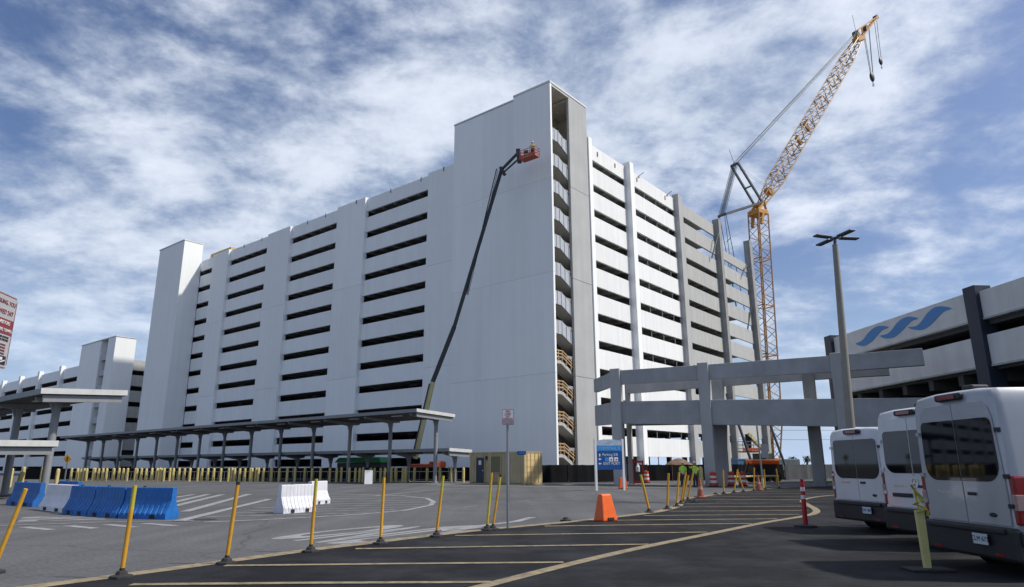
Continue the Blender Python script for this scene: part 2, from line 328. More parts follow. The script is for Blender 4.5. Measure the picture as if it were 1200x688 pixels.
outer = smooth_pts([(-3.5, 4.8), (-2.2, 6.9), (-0.75, 9.3), (0.40, 11.1), (1.48, 12.7), (2.71, 14.4), (3.78, 15.75), (5.35, 17.75), (7.24, 20.15), (9.0, 22.1), (10.13, 23.7),
                    (11.0, 25.7), (11.9, 28.5), (13.0, 31.6), (14.65, 34.4), (17.2, 37.2), (21, 40)], 4)
struct(ribbon(outer, 0.24, 0.010).build('lane_line_marking', painty))
hl = [((-5.3, 10.06), (-0.3, 10.15)), ((-4.75, 11.85), (0.85, 12.1)), ((-3.1, 14.1), (2.8, 14.7)), ((-1.35, 16.6), (4.7, 17.2)), ((0.85, 19.0), (6.6, 19.6)),
      ((2.3, 20.8), (7.9, 21.2)), ((4.2, 22.7), (9.3, 23.0)), ((5.5, 24.7), (10.4, 24.9)), ((6.5, 27.1), (11.35, 27.2)), ((7.1, 29.6), (12.2, 29.6)), ((8.1, 32.4), (13.3, 32.4)), ((9.9, 35.6), (15.6, 35.6)), ((11.8, 38.8), (18.5, 38.8)), ((13.8, 42.0), (22.5, 42.0))]
for a, b in hl:
    struct(ribbon([a, ((a[0] + b[0]) / 2, (a[1] + b[1]) / 2 + 0.03), b], 0.17, 0.0145).build('hatch_line_marking', painty))
struct(ribbon([(8.5, 18.55), (9.8, 18.45), (13.5, 18.2)], 0.10, 0.012).build('stall_line_marking', paintw2))
# white markings on the old asphalt
struct(ribbon([(-9.1, 20.9), (-8.55, 21.16), (-7.21, 22.08), (-5.2, 23.85), (-3.95, 25.9), (-3.39, 29.21), (-3.59, 31.9), (-4.3, 35.18), (-6.07, 38.22), (-9.95, 40.78), (-16, 41.2)], 0.22, 0.006).build('gore_outline_marking', paintw))
for a, b in [((-9.97, 22.93), (-5.6, 24.2)), ((-9.78, 24.5), (-4.4, 26.3)), ((-9.7, 25.83), (-3.7, 28.0)), ((-10.14, 27.6), (-3.6, 29.7)), ((-9.6, 29.47), (-3.66, 31.4)), ((-9.6, 31.75), (-4.09, 33.4)), ((-9.6, 34.55), (-4.8, 35.6)), ((-9.9, 37.3), (-6.07, 38.1))]:
    struct(ribbon([a, b], 0.17, 0.0115).build('gore_stripe_marking', paintw))
for a, b, w in [((-17.74, 36.83), (-18.46, 40.73), .35), ((-15.44, 32.11), (-17.81, 41.11), .35), ((-13.94, 29.02), (-16.77, 40.59), .35), ((-11.86, 25.56), (-15.35, 40.89), .35), ((-10.03, 21.28), (-12.01, 34.74), .35)]:
    struct(ribbon([a, b], w, 0.0115).build('diagonal_stripe_marking', paintw))
struct(ribbon([(-14.3, 19.75), (-11.73, 20.95), (-9.6, 21.3)], 0.12, 0.0175).build('white_line_marking', paintw))
for x, y in [(-12.75, 18.95), (-11.78, 19.3), (-10.9, 19.65), (-10.0, 20.0), (-13.9, 18.5)]:
    b = MB(); b.add([(x - .72, y + .38, .006), (x + .6, y - .48, .006), (x + .78, y - .3, .006), (x - .5, y + .56, .006)], [(0, 1, 2, 3)]); struct(b.build('dash_marking', paintw))
struct(ribbon([(-7.5, 37.8), (-5.6, 46), (-2.6, 51.5), (4, 52.2), (12, 51.4)], 0.35, 0.006).build('far_line_marking', paintw2))
struct(ribbon([(4.4, 44.6), (8.6, 43.2)], 0.55, 0.006).build('island_line_marking', paintw2))
for a, b in [((0.23, 31.63), (0.76, 32.72)), ((1.4, 33.88), (1.98, 34.9)), ((2.7, 36.2), (3.3, 37.3)), ((-1.9, 27.6), (-1.4, 28.6)), ((4.1, 38.8), (4.7, 39.9))]:
    struct(ribbon([a, b], 0.16, 0.006).build('dash_marking', paintw2))
def lane_text(body, x, y, brg, size, sy):
    o = text(body, size, paintw, None, (x, y, 0.003), (0, 0, R(-brg)), name='lane_lettering_marking', extrude=0.0, off=0.035); o.scale = (1, sy, 1); struct(o)
lane_text('ONLY', -3.35, 16.95, 34, 1.3, 4.3)
lane_text('ONLY', -14.5, 22.6, 58, 1.0, 3.0)
b = MB(); ribbon([(-1.15, 18.95), (0.1, 20.7), (0.62, 22.3)], 0.26, 0.006, b)
b.add([(-2.0, 18.9, .0062), (-1.75, 17.75, .0062), (-0.85, 18.6, .0062), (-0.75, 19.4, .0062), (-1.35, 19.35, .0062)], [(0, 1, 2, 3, 4)])
struct(b.build('lane_arrow_marking', paintw))
flatpoly('concrete_apron', [(-9, 63.8), (-5.5, 57), (1, 53.5), (12, 48.5), (14.2, 51.5), (12.5, 62), (3.5, 62.5), (-3, 67)], 0.003, M('worn_pale_paving', (0.135, 0.135, 0.13), .95, amt=.14, scale=.4, fs=12, spec=.2))
# patched seam and drain cover
b = MB(); b.lathe([(0.0, .006), (.33, .0062)], 20); o = b.build('manhole_cover', vblack); o.location = (-9.5, 21.9, .002)
tag(o, 'dark round manhole cover in the light asphalt right of the blue barriers', 'manhole cover')
b = MB(); b.lathe([(0.0, .0), (.30, .003)], 20); o = b.build('manhole_cover', vblack); o.location = (9.3, 31.1, .008)
tag(o, 'small dark cover in the dark asphalt between yellow hatch lines', 'manhole cover')
flatpoly('grass_verge', [(23.6, 60.9), (31, 71.5), (60, 80), (60, 69), (36, 63.8), (27, 61.4)], 0.012, grassm)
b = MB()
P = smooth_pts([(15.5, 56.2), (19, 57.6), (23.4, 60.2), (28, 62.2), (36, 64)], 3)
for p, q in zip(P[:-1], P[1:]): b.bar((*p, .06), (*q, .06), .3, .16)
struct(b.build('kerb', concl))

# ------------------------------------------------------------------ main parking garage (local x = along right face, y = along left face)
CX, CY = 4.61, 72.12
GRZ = math.atan2(0.77626651, 0.63040488)
GA = Vector((-0.77626651, 0.63040488, 0)); GB = Vector((0.63040488, 0.77626651, 0)); C0 = Vector((CX, CY, 0))
def ab(a, b, z=0.0): return C0 + GA * a + GB * b + Vector((0, 0, z))
g = thing('parking_garage', 'large white eleven-storey parking garage with a tall corner stair tower', 'parking garage', (CX, CY, 0), GRZ)
def pb(name, x0, x1, y0, y1, z0, z1, mat, parent=None, bevel=0): return MB().box(x0, x1, y0, y1, z0, z1).build(name, mat, parent or g, bevel=bevel)
ST = 3.34
XF = 2.4
left_bays = [(22.6, 36.4), (43.3, 56.4), (63.3, 76.7), (82.6, 88.0)]
left_cols = [(15.9, 22.6), (36.4, 43.3), (56.4, 63.3), (76.7, 82.6)]
for y0, y1 in left_bays:
    pb('parapet_panel', XF, XF + .3, y0 + .01, y1 - .01, 39.3, 41.4, panell)
    for k in range(11):
        zt = 38.28 - ST * k; zb = 39.3 - ST * (k + 1)
        pb('spandrel_panel', XF, XF + .3, y0 + .01, y1 - .01, zb, zt, panell)
    pb('base_panel', XF, XF + .3, y0 + .01, y1 - .01, 0, 1.45, panell)
for i, (y0, y1) in enumerate(left_cols):
    for j, (z0, z1) in enumerate(((0, 13.9), (13.92, 27.7), (27.72, 41.48 + .04 * (i % 2)))): pb('wall_pier', XF - .45, XF + .3, y0, y1, z0, z1, white, bevel=.02)
# right face
MW, MC, MD = panelw, concl, concd
rb = [(8.8, 17.4, MW, 1), (19.9, 32.35, MW, 3), (35.4, 47.6, MC, 0), (50.5, 62.0, MC, 0)]
for i, (x0, x1, mt, posts) in enumerate(rb):
    if i < 3: pb('parapet_panel', x0 + .01, x1 - .01, 0, .3, 39.3, 41.35, mt)
    for k in range(11):
        zt = 38.30 - ST * k; zb = 39.3 - ST * (k + 1)
        if i == 3 and k == 0: zt = 37.6
        pb('spandrel_panel', x0 + .01, x1 - .01, 0, .3, zb, zt, mt)
    if posts == 3:
        for k in range(12):
            for j in (1, 2, 3):
                xx = x0 + (x1 - x0) * (j / 3.5 - .05); pb('mullion_post', xx, xx + .09, .12, .22, 38.30 - ST * k + .003, 39.297 - ST * k if k < 11 else 2.55, steel)
for x0, x1, zt, p, mt in [(8.02, 8.8, 42.1, .16, white), (17.4, 18.4, 41.9, .78, white), (32.35, 33.75, 42.0, .72, conc), (47.6, 48.65, 42.3, .85, concd), (62.0, 63.3, 42.2, .85, concd)]:
    pb('facade_column', x0, x1, -p, .3, 0, zt, mt, bevel=.03)
pb('column_infill_panel', 18.41, 19.9, 0, .3, 0, 41.35, panelw); pb('column_infill_panel', 33.76, 35.4, 0, .3, 0, 41.35, conc); pb('column_infill_panel', 48.66, 50.5, 0.05, .3, 0, 39.3, concd)
# decks
for k in range(12):
    z = 36.45 - ST * (k - 1) if k else 39.7
    xe = 44.0 if k < 2 else 57.5
    if z < 0.5: continue
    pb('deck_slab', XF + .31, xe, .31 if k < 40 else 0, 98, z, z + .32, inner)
for k in range(11):
    z = 36.45 - ST * (k - 1) if k else 39.7
    b = MB()
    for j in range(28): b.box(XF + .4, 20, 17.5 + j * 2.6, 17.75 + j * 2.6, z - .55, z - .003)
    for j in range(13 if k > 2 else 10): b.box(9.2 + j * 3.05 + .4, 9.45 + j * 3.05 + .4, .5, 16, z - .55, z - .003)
    o = b.build('ceiling_ribs', inner, g); o['kind'] = 'stuff'
    b = MB()
    for j in range(9): b.box(XF + 3.0, XF + 3.3, 20 + j * 7.6, 21.3 + j * 7.6, z - .68, z - .60)
    o = b.build('ceiling_lights', M('lamp_housing', (0.45, 0.45, 0.42), .6), g); o['kind'] = 'stuff'
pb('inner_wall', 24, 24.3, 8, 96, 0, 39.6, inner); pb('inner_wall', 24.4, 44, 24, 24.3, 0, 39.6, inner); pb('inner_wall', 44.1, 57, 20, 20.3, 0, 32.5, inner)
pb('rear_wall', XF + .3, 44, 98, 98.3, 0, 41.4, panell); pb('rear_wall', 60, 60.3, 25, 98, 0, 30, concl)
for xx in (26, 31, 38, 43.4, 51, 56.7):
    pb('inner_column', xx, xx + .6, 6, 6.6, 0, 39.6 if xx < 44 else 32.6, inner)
# rooftop box beyond the left tower
pb('roof_penthouse', 5, 12, 82.0, 90.0, 41.45, 43.9, M('roof_box_tan', (0.52, 0.36, 0.17), .8, amt=.1))
# stair tower on the corner
zc_ = [0, 11.2, 22.5, 33.9, 46.1]
for z0, z1 in zip(zc_[:-1], zc_[1:]):
    pb('tower_panel', 0, .33, 0, 5.6, z0 + .006, z1 - .006 if z1 < 46 else 46.1, white, bevel=.02)
    for y0, y1 in ((5.605, 10.755), (10.765, 15.9)): pb('tower_panel', .14, .47, y0, y1, z0 + .006, z1 - .006 if z1 < 46 else 45.72, white, bevel=.02)
    pb('tower_front_panel', 3.9, 7.93, 0, .32, z0 + .015, z1 - .015 if z1 < 46 else 46.05, conc, bevel=.03)
pb('tower_wall', .48, 8.0, 15.56, 15.88, 0, 45.70, white)
pb('tower_wall', 7.6, 7.92, .33, 15.5, 0, 45.9, conc)
pb('shaft_back_wall', .34, 7.59, 4.2, 4.5, 0, 45.79, M('shaft_wall', (0.62, 0.61, 0.56), .85, amt=.04, streak=.05))
pb('joint_backing', .34, .40, .33, 5.5, 0, 45.7, MATS['shaft_wall']); pb('joint_backing', 4.0, 7.5, .325, .4, 0, 45.2, concd); pb('joint_backing', .475, .55, 5.7, 15.5, 0, 45.2, concd)
pb('tower_roof_slab', .34, 3.89, .02, 4.19, 45.8, 46.10, soff); pb('tower_roof_slab', .48, 7.59, 4.52, 15.5, 45.3, 45.6, soff); pb('tower_roof_slab', 3.9, 7.59, .41, 4.19, 45.4, 45.7, soff)
pb('coping', -.05, 8.0, -.05, 5.62, 46.11, 46.36, M('coping_metal', (0.60, 0.62, 0.63), .5, amt=.04))
pb('coping', .08, 8.0, 5.63, 15.95, 45.75, 45.95, MATS['coping_metal'])
shaftm = M('stair_concrete', (0.42, 0.41, 0.38), .85, amt=.08)
for k in range(12):
    zt = 40.55 - ST * k; fl = zt - 1.1
    y0, y1 = .45, 2.0
    b = MB()   # landing and descending flight as one slab profile
    prof = [(.35, fl), (1.9, fl), (3.6, fl - .85), (7.3, fl - 2.6), (7.3, fl - 2.95), (3.5, fl - 1.22), (1.8, fl - .36), (.35, fl - .36)]
    b.prism(prof, lambda x, z: (x, y0, z), lambda x, z: (x, y1, z)); b.build('stair_flight', shaftm, g)
    b = MB(); b.box(.35, 1.9, 2.01, 4.15, fl - .34, fl); b.build('stair_landing', shaftm, g)
    b = MB()
    if k < 8:
        b.prism([(.35, fl - .42), (1.9, fl - .42), (3.6, fl - 1.25), (3.86, fl - 1.4), (3.86, zt - 1.02), (3.6, zt - .88), (1.9, zt), (.35, zt)], lambda x, z: (x, .30, z), lambda x, z: (x, .36, z))
        for xx, dz in ((.40, 0), (1.1, 0), (1.85, 0), (2.7, -.42), (3.55, -.85)): b.box(xx, xx + .06, .24, .297, fl - .42 + dz, zt + .03 + dz)
        b.build('stair_balustrade', railm, g)
    else:
        for xx, dz in ((.45, 0), (1.2, 0), (1.9, 0), (2.7, -.42), (3.6, -.85)): b.bar((xx, .40, fl + dz), (xx, .40, zt + .05 + dz), .10)
        for h in (.35, .72, 1.06):
            b.bar((.37, .34, fl + h), (1.95, .34, fl + h), .045, .12); b.bar((1.95, .34, fl + h), (3.85, .34, fl + h - .95), .045, .12)
        b.build('timber_railing', wood, g)
b = MB(); b.lathe([(.0, -.25), (.22, -.2), (.28, 0), (.2, .15), (0, .18)], 10, (2.9, 3.6, 42.4)); b.build('work_light', lampo, g)
# far left tower of the same garage
pb('corner_tower', -1.45, 2.35, 88.02, 98.8, 0, 44.9, white, bevel=.05)
pb('coping', -1.55, 2.45, 87.95, 98.9, 44.91, 45.1, MATS['coping_metal'])
# small marks: lifting inserts along the parapets
for yy in (19.5, 24.5, 31, 38.5, 47, 52, 66, 72):
    pb('lifting_hook', XF - .52 if any(a <= yy <= b for a, b in left_cols) else XF - .05, XF + .02, yy, yy + .12, 40.9, 41.6, craned)
for xx in (10.2, 14.6, 20.6, 29.2):
    pb('lifting_hook', xx, xx + .14, -.08, .0, 40.2, 40.8, dirt)
for xx in (21.0, 29.8):
    b = MB(); b.bar((xx, -.1, 41.1), (xx + .9, -.5, 41.9), .1); b.build('lifting_bracket', craned, g)
# panel braces on the unfinished end
def world_thing_cyl(name, p, q, r, mat, label, cat, group=None):
    o = MB().cyl(Vector(p) - Vector(p), Vector(q) - Vector(p), r, n=8).build(name, mat); o.location = p; return tag(o, label, cat, group)
bl = ['steel brace pipe leaning from the top of the dark column near the crane', 'steel brace pipe high inside the last open bay of the garage', 'lower steel brace pipe beside the end column of the garage', 'long brace pipe slanting behind the boom platform by the blue container', 'long brace pipe slanting to the ground right of the far boom lift']
for (p, q), l in zip([(ab(-.95, 47.0, 39.6), ab(-.4, 44.6, 34.6)), (ab(-.5, 60.5, 37.0), ab(.2, 57.6, 33.4)), (ab(-.3, 61.2, 29.2), ab(.2, 59.0, 23.5)), ((21.6, 66, 5.9), (23.05, 65.8, 0.1)), ((27.6, 74, 6.4), (29.2, 73.6, 0.1))], bl):
    world_thing_cyl('brace_pole', p, q, .13, craned, l, 'brace', 'brace pipes at the unfinished end')

# ------------------------------------------------------------------ second garage, far left
g2 = thing('parking_garage', 'lower white parking garage far left with its own stair tower', 'parking garage', tuple(ab(111.2, -2.85)), GRZ)
def p2(name, x0, x1, y0, y1, z0, z1, mat): return MB().box(x0, x1, y0, y1, z0, z1).build(name, mat, g2)
p2('tower_wall', 0, 4.1, 0, 3.9, 0, 28.2, white); p2('tower_wall', 0, 4.1, 7.6, 18.8, 0, 28.15, white); p2('shaft_back_wall', 2.2, 2.5, 3.92, 7.58, 0, 28.1, M('shaft_wall', (0.62, 0.61, 0.56)))
p2('coping', -.1, 4.2, -.1, 18.9, 28.21, 28.4, MATS['coping_metal'])
for k in range(9):
    zt = 21.9 - ST * (k - 1)
    if zt > 1: p2('stair_balustrade', .3, .4, 3.93, 7.57, zt - 1.5, zt - .2, railm); p2('stair_landing', .41, 2.1, 3.93, 7.57, zt - 1.5, zt - 1.2, shaftm)
cols = [31.0, 46.0, 60.5, 75.2, 90]
pv = 19.7
for c in cols:
    p2('facade_column', .35, 1.3, c, c + 1.3, 0, 24.9, white)
for i, y0 in enumerate([18.81, 32.31, 47.31, 61.81, 76.51]):
    y1 = cols[i] - .01
    p2('parapet_panel', 1.0, 1.3, y0, y1, 21.7, 24.1, panell)
    for k in range(7):
        zt = 20.6 - ST * k; zb = max(21.7 - ST * (k + 1), 0)
        if zt > .5: p2('spandrel_panel', 1.0, 1.3, y0 if i else 18.81, y1, zb, zt, panell)
p2('wall_pier', .9, 1.3, 18.805, 21.0, 0, 24.2, white)
for k in range(8):
    zt = 20.6 - ST * k; zb = max(21.6 - ST * (k + 1), 0)
    if zt > .4: p2('spandrel_panel', 4.11, 40, .9, 1.2, zb, zt, concl)
p2('parapet_panel', 4.11, 40, .9, 1.2, 21.6, 23.8, concl); p2('facade_column', 9.2, 10.0, .3, 1.2, 0, 24.2, white)
for k in range(7): p2('deck_slab', 4.15 if False else 1.35, 40, 1.25, 100, 21.9 - ST * k, 22.2 - ST * k, inner)
p2('inner_wall', 14, 14.3, 10, 100, 0, 22, inner); p2('inner_wall', 14.3, 40, 12, 12.3, 0, 22, inner); p2('rear_wall', 1.3, 40, 100, 100.3, 0, 24, panell)

# ------------------------------------------------------------------ right garage with wave logo (local y runs away from the camera along the face)
RRZ = R(4.6)
g3 = thing('parking_garage', 'low two-deck garage with blue wave emblem and navy columns', 'parking garage', (34, 0, 0), RRZ)
def p3(name, x0, x1, y0, y1, z0, z1, mat, **k): return MB().box(x0, x1, y0, y1, z0, z1).build(name, mat, g3, **k)
for y0, y1 in [(44.0, 60.5), (26.3, 42.9), (8, 25.2)]:
    p3('fascia_panel', 0, .35, y0, y1, 10.62, 12.66 if y0 > 43 else 12.5, offw, bevel=.02); p3('spandrel_panel', 0, .35, y0, y1, 7.58, 9.62, offw, bevel=.02)
    p3('panel_seam_strip', -.05, 0.0, y0, y1, 10.62, 10.74, concl); p3('panel_seam_strip', -.05, 0.0, y0, y1, 7.58, 7.70, concl)
for y0 in (60.55, 42.92, 25.22):
    p3('facade_column', -.28, .9, y0, y0 + 1.06, 0, 12.95, navy, bevel=.03)
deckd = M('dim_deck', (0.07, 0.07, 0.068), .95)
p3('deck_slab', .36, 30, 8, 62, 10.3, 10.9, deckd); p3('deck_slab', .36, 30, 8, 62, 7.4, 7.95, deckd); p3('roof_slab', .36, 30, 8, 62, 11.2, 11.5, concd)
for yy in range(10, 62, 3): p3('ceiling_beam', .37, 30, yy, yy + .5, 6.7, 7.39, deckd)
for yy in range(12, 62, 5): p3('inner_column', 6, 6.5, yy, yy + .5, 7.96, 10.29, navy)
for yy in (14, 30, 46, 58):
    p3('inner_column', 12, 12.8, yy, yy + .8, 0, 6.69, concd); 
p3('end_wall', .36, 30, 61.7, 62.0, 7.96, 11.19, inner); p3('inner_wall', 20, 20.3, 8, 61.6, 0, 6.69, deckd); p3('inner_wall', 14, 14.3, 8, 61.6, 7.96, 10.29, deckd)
waves = [[(57.24, 11.57), (56.13, 11.68), (55.24, 12.12), (54.25, 12.39), (53.36, 12.34), (52.5, 12.04), (53.3, 11.98), (53.95, 11.74), (54.95, 11.32), (55.93, 11.17), (56.71, 11.31)],
[(53.74, 11.61), (52.81, 11.58), (52.2, 11.77), (51.41, 12.19), (50.69, 12.37), (49.91, 12.34), (49.01, 12.01), (49.74, 11.96), (50.45, 11.68), (51.33, 11.33), (52.06, 11.15), (53.03, 11.24), (53.57, 11.44)],
[(50.29, 11.6), (49.33, 11.51), (48.66, 11.74), (47.95, 12.17), (47.19, 12.4), (46.4, 12.32), (45.53, 11.97), (46.27, 11.92), (46.89, 11.69), (47.67, 11.32), (48.44, 11.11), (49.16, 11.15), (49.99, 11.42)]]
for wv in waves:
    pts = smooth_pts([(y, z, ) for y, z in wv + [wv[0]]], 4)[:-1]
    b = MB(); b.prism(pts, lambda y, z: (-.03, y, z), lambda y, z: (-.003, y, z)); b.build('wave_emblem', logob, g3)

# ------------------------------------------------------------------ ramp frame (bare concrete)
fr = thing('ramp_frame', 'bare grey concrete ramp frame of columns and long beams spanning the road', 'ramp', (14.8, 52, 0))
FC = [(7.55, 61.0), (8.5, 55.2), (14.8, 52), (23.0, 47.5), (27.4, 44.6), (31.0, 42.4)]
def beam(p, q, z0a, z1a, z0b, z1b, th, name='beam', mat=framec):
    P, Q = Vector((*p, 0)), Vector((*q, 0)); d = (Q - P).normalized(); n = Vector((-d.y, d.x, 0)) * th / 2
    vs = [P - n + Vector((0, 0, z0a)), P + n + Vector((0, 0, z0a)), P + n + Vector((0, 0, z1a)), P - n + Vector((0, 0, z1a)),
          Q - n + Vector((0, 0, z0b)), Q + n + Vector((0, 0, z0b)), Q + n + Vector((0, 0, z1b)), Q - n + Vector((0, 0, z1b))]
    MB().add(vs, [(0, 1, 2, 3), (7, 6, 5, 4), (0, 4, 5, 1), (1, 5, 6, 2), (2, 6, 7, 3), (3, 7, 4, 0)]).build(name, mat, fr, world=True, bevel=.03)
UZ = [(7.9, 9.05)] * 6
LZ = [(4.95, 6.7), (4.78, 6.55), (4.50, 6.36), (4.08, 6.0), (3.88, 5.78), (3.8, 5.7)]
for i in range(4): beam(FC[i], FC[i + 1], UZ[i][0], UZ[i][1], UZ[i + 1][0], UZ[i + 1][1], .42)
for i in range(5): beam(FC[i], FC[i + 1], LZ[i][0], LZ[i][1], LZ[i + 1][0], LZ[i + 1][1], .40)
RC = [(10.25, 60.3), (16.65, 54.9), (22.3, 50.8), (27.0, 48.2)]
for i in range(3):
    beam(RC[i], RC[i + 1], 7.7, 8.7, 7.7, 8.7, .5)
    beam(RC[i], RC[i + 1], 4.9 - .2 * i, 6.2 - .2 * i, 4.7 - .2 * i, 6.0 - .2 * i, .5)
def fcol(p, w, z1, ang, mat=framec):
    x, y = p; b = MB()
    for i in range(1): b.box(-w / 2, w / 2, -w / 2, w / 2, 0, z1)
    ca, sa = math.cos(ang), math.sin(ang); b.v = [(x + vx * ca - vy * sa, y + vx * sa + vy * ca, vz) for vx, vy, vz in b.v]
    b.build('column', mat, fr, world=True, bevel=.04)
for i, p in enumerate(FC[1:4]): fcol(p, .82, 9.2, R(-28), conc)
for i, p in enumerate(RC[:3]): fcol(p, 1.0 if i == 1 else .85 if i else .4, 8.75, R(-28), framec if i == 1 else concd)
b = MB()
b.add([(FC[1][0], FC[1][1] + .3, 5.1), (RC[0][0], RC[0][1] - .3, 5.1), (RC[1][0], RC[1][1] - .3, 4.95), (FC[2][0], FC[2][1] + .3, 4.95)], [(0, 1, 2, 3)])
# ramp deck between the two beam rows
for (p, q, r_, s_) in [(FC[1], FC[2], RC[1], RC[0]), (FC[2], FC[3], RC[2], RC[1])]:
    bb = MB(); vv = []
    for z in (4.98, 5.2):
        for pt, dy_ in ((p, .25), (q, .25), (r_, -.3), (s_, -.3)): vv.append((pt[0], pt[1] + dy_, z - (.25 if pt[0] > 20 else 0)))
    bb.add(vv, [(3, 2, 1, 0), (4, 5, 6, 7), (0, 1, 5, 4), (1, 2, 6, 5), (2, 3, 7, 6), (3, 0, 4, 7)]).build('ramp_deck', framec, fr, world=True)

# ------------------------------------------------------------------ canopies
def canopy(label, cat_group, a0, pb_, roofs, n, sp=6.5, endpost=True, zp=None, post_r=.19, lean=0.0):
    """a0: first post a; pb_: post b; roofs: (b0,z0,b1,z1,a_start,a_end)"""
    base = ab(a0, pb_); t = thing('shelter_canopy', label, 'canopy', tuple(base), GRZ, cat_group)
    b0, z0, b1, z1, as_, ae = roofs
    x0, x1, y0, y1 = b0 - pb_, b1 - pb_, as_ - a0, ae - a0
    vs = []
    for y in (y0, y1):
        vs += [(x0, y, z0 - .28), (x1, y, z1 - .28), (x1, y, z1), (x0, y, z0)]
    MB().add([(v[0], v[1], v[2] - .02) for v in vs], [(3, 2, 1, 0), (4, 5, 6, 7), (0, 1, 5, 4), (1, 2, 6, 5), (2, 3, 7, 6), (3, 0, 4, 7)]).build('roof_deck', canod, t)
    MB().bar((x0 - .06, y0 - .03, z0 - .12), (x0 - .06, y1 + .03, z0 - .12), .1, .30).build('edge_gutter', canom, t)
    MB().bar((x1 + .06, y0 - .03, z1 - .12), (x1 + .06, y1 + .03, z1 - .12), .1, .30).build('edge_gutter', canom, t)
    MB().bar((x0 - .1, y0 - .08, z0 - .10), (x1 + .1, y0 - .08, z1 - .10), .1, .30).build('end_fascia', fascia, t)
    MB().bar((x0 + .1, y0 + .12, z0 - .48), (x1 - .1, y0 + .12, z1 - .48), .16, .36).build('end_beam', canom, t)
    for i in range(n):
        yy = i * sp
        b = MB(); zz = (zp or min(z0, z1)) - .30
        b.cyl((0, yy, 0), (lean, yy, zz - .1), post_r, n=10); b.lathe([(post_r + .14, 0), (post_r + .14, .05)], 10, (0, yy, 0)); b.build('post', canom, t, smooth=True)
        b = MB()
        ze = lambda x: z0 + (z1 - z0) * (x - x0) / (x1 - x0) - .31
        prof = [(x0 + .15, ze(x0 + .15)), (x1 - .15, ze(x1 - .15)), (x1 - .15, ze(x1 - .15) - .16), (lean + .25, ze(lean) - .30), (lean + .14, ze(lean) - .95), (lean - .14, ze(lean) - .95), (lean - .35, ze(lean) - .36), (x0 + .15, ze(x0 + .15) - .18)]
        b.prism(prof, lambda x, z: (x, yy - .09, z), lambda x, z: (x, yy + .09, z)); b.build('bracket_arm', canom, t)
        if i % 1 == 0:
            MB().box(x0 + 1.0, x0 + 1.25, yy + 2.2, yy + 3.6, ze(x0 + 1.2) - .05, ze(x0 + 1.2) + .02).build('strip_light', signw, t)
    return t
canopy('long tall grey canopy in front of the white garage, posts inside the bollard row', 'two-tier shelter canopies', 4.9, -12.8, (-16.3, 6.55, -11.5, 6.3, 3.9, 92), 14)
canopy('long low grey canopy running under and behind the tall one', 'two-tier shelter canopies', 4.4, -10.65, (-12.5, 3.12, -9.6, 3.0, 3.4, 92), 14, post_r=.15)
canopy('tall grey canopy at the left edge with pale end fascia above the blue barriers', 'shelter canopies at the left edge', 1.64, -45.47, (-46.7, 5.6, -42.6, 5.82, .2, 34), 5, zp=5.45, post_r=.20)
canopy('low grey canopy at the left edge below the tall canopy roof', 'shelter canopies at the left edge', 3.0, -48.6, (-51.5, 2.80, -46.05, 2.86, -.9, 34), 5, post_r=.20)

# ------------------------------------------------------------------ bollards in a row
ts = [0.01, 1.26, 2.5, 3.76, 5.09, 6.04, 6.32, 7.18, 7.56, 8.28, 8.74, 9.42, 9.96, 10.68, 11.06, 11.54, 12.21, 13.29, 13.66, 14.44, 15.52, 16.51, 17.55, 18.52, 19.45, 20.41, 21.33, 21.64, 22.32, 22.95, 23.26, 23.74, 24.21, 24.64, 25.28, 25.92, 26.25, 26.96, 27.68, 28.58, 29.35, 30.13, 30.97, 31.7, 32.43, 33.14, 33.91, 34.71, 35.17, 35.52, 35.75, 36.15, 36.37, 36.85, 37.62, 38.3, 38.92, 39.52, 40.24, 40.84, 41.45, 42.18, 42.66, 43.22, 43.77, 44.39, 44.95, 45.57, 46.13, 46.51, 47.02, 47.52, 47.9, 48.41]
rd = Vector((-41.54, 12.8, 0)).normalized(); r0 = Vector((-4.66, 66.2, 0))
b = MB(); b.lathe([(.13, 0), (.13, 1.28), (.115, 1.35), (.07, 1.40), (0.0, 1.415)], 12)
bollard = b.build('bollard', by, None, smooth=True); LB = 'yellow concrete-filled bollard in the long row in front of the canopies'
prev = {}
for i, t in enumerate(ts):
    off = (0.55 if i % 5 == 2 else 0.0)
    p = r0 + rd * t + Vector((0, off, 0))
    o = bollard if i == 0 else bollard.copy()
    if i: COL.objects.link(o)
    o.location = p; o.scale = (1, 1, 1 + random.uniform(-.03, .03)); tag(o, LB, 'bollard', 'yellow bollards in front of the canopies')
ch = MB()
for i in range(len(ts) - 1): ch.bar(r0 + rd * ts[i] + Vector((0, 0, 1.02)), r0 + rd * ts[i + 1] + Vector((0, 0, 1.02)), .035)
tag(ch.build('bollard_chain', by), 'thin yellow chain strung along the long bollard row', 'chain')
for (x, y, h, lx, l) in [(-38.6, 55.0, 1.6, 0, 'yellow bollard between the two left canopy posts'), (-36.9, 54.7, 1.6, .0, 'yellow bollard just left of the post over the blue barrier'), (-33.6, 51.5, 1.45, 0, 'pale yellow bollard right of the near canopy post'),
                      (-28.4, 40.0, 1.35, .22, 'leaning yellow bollard beside the blue barrier at the left'), (-40.6, 56.5, 1.5, 0, 'yellow bollard at the far left canopy post')]:
    o = bollard.copy(); COL.objects.link(o); o.location = (x, y, 0); o.scale = (1, 1, h / 1.4); o.rotation_euler = (0, lx, 0); tag(o, l, 'bollard')
# low steel railing behind the bollards
b = MB(); pf = r0 + Vector((0, 1.6, 0)); L = 50
for h in (.25, 1.0): b.bar(pf + Vector((0, 0, h)), pf + rd * L + Vector((0, 0, h)), .05)
for i in range(int(L / .8)): b.bar(pf + rd * .8 * i, pf + rd * .8 * i + Vector((0, 0, 1.0)), .04)
o = b.build('pedestrian_railing', steel); tag(o, 'low grey pedestrian railing behind the bollard row', 'railing')

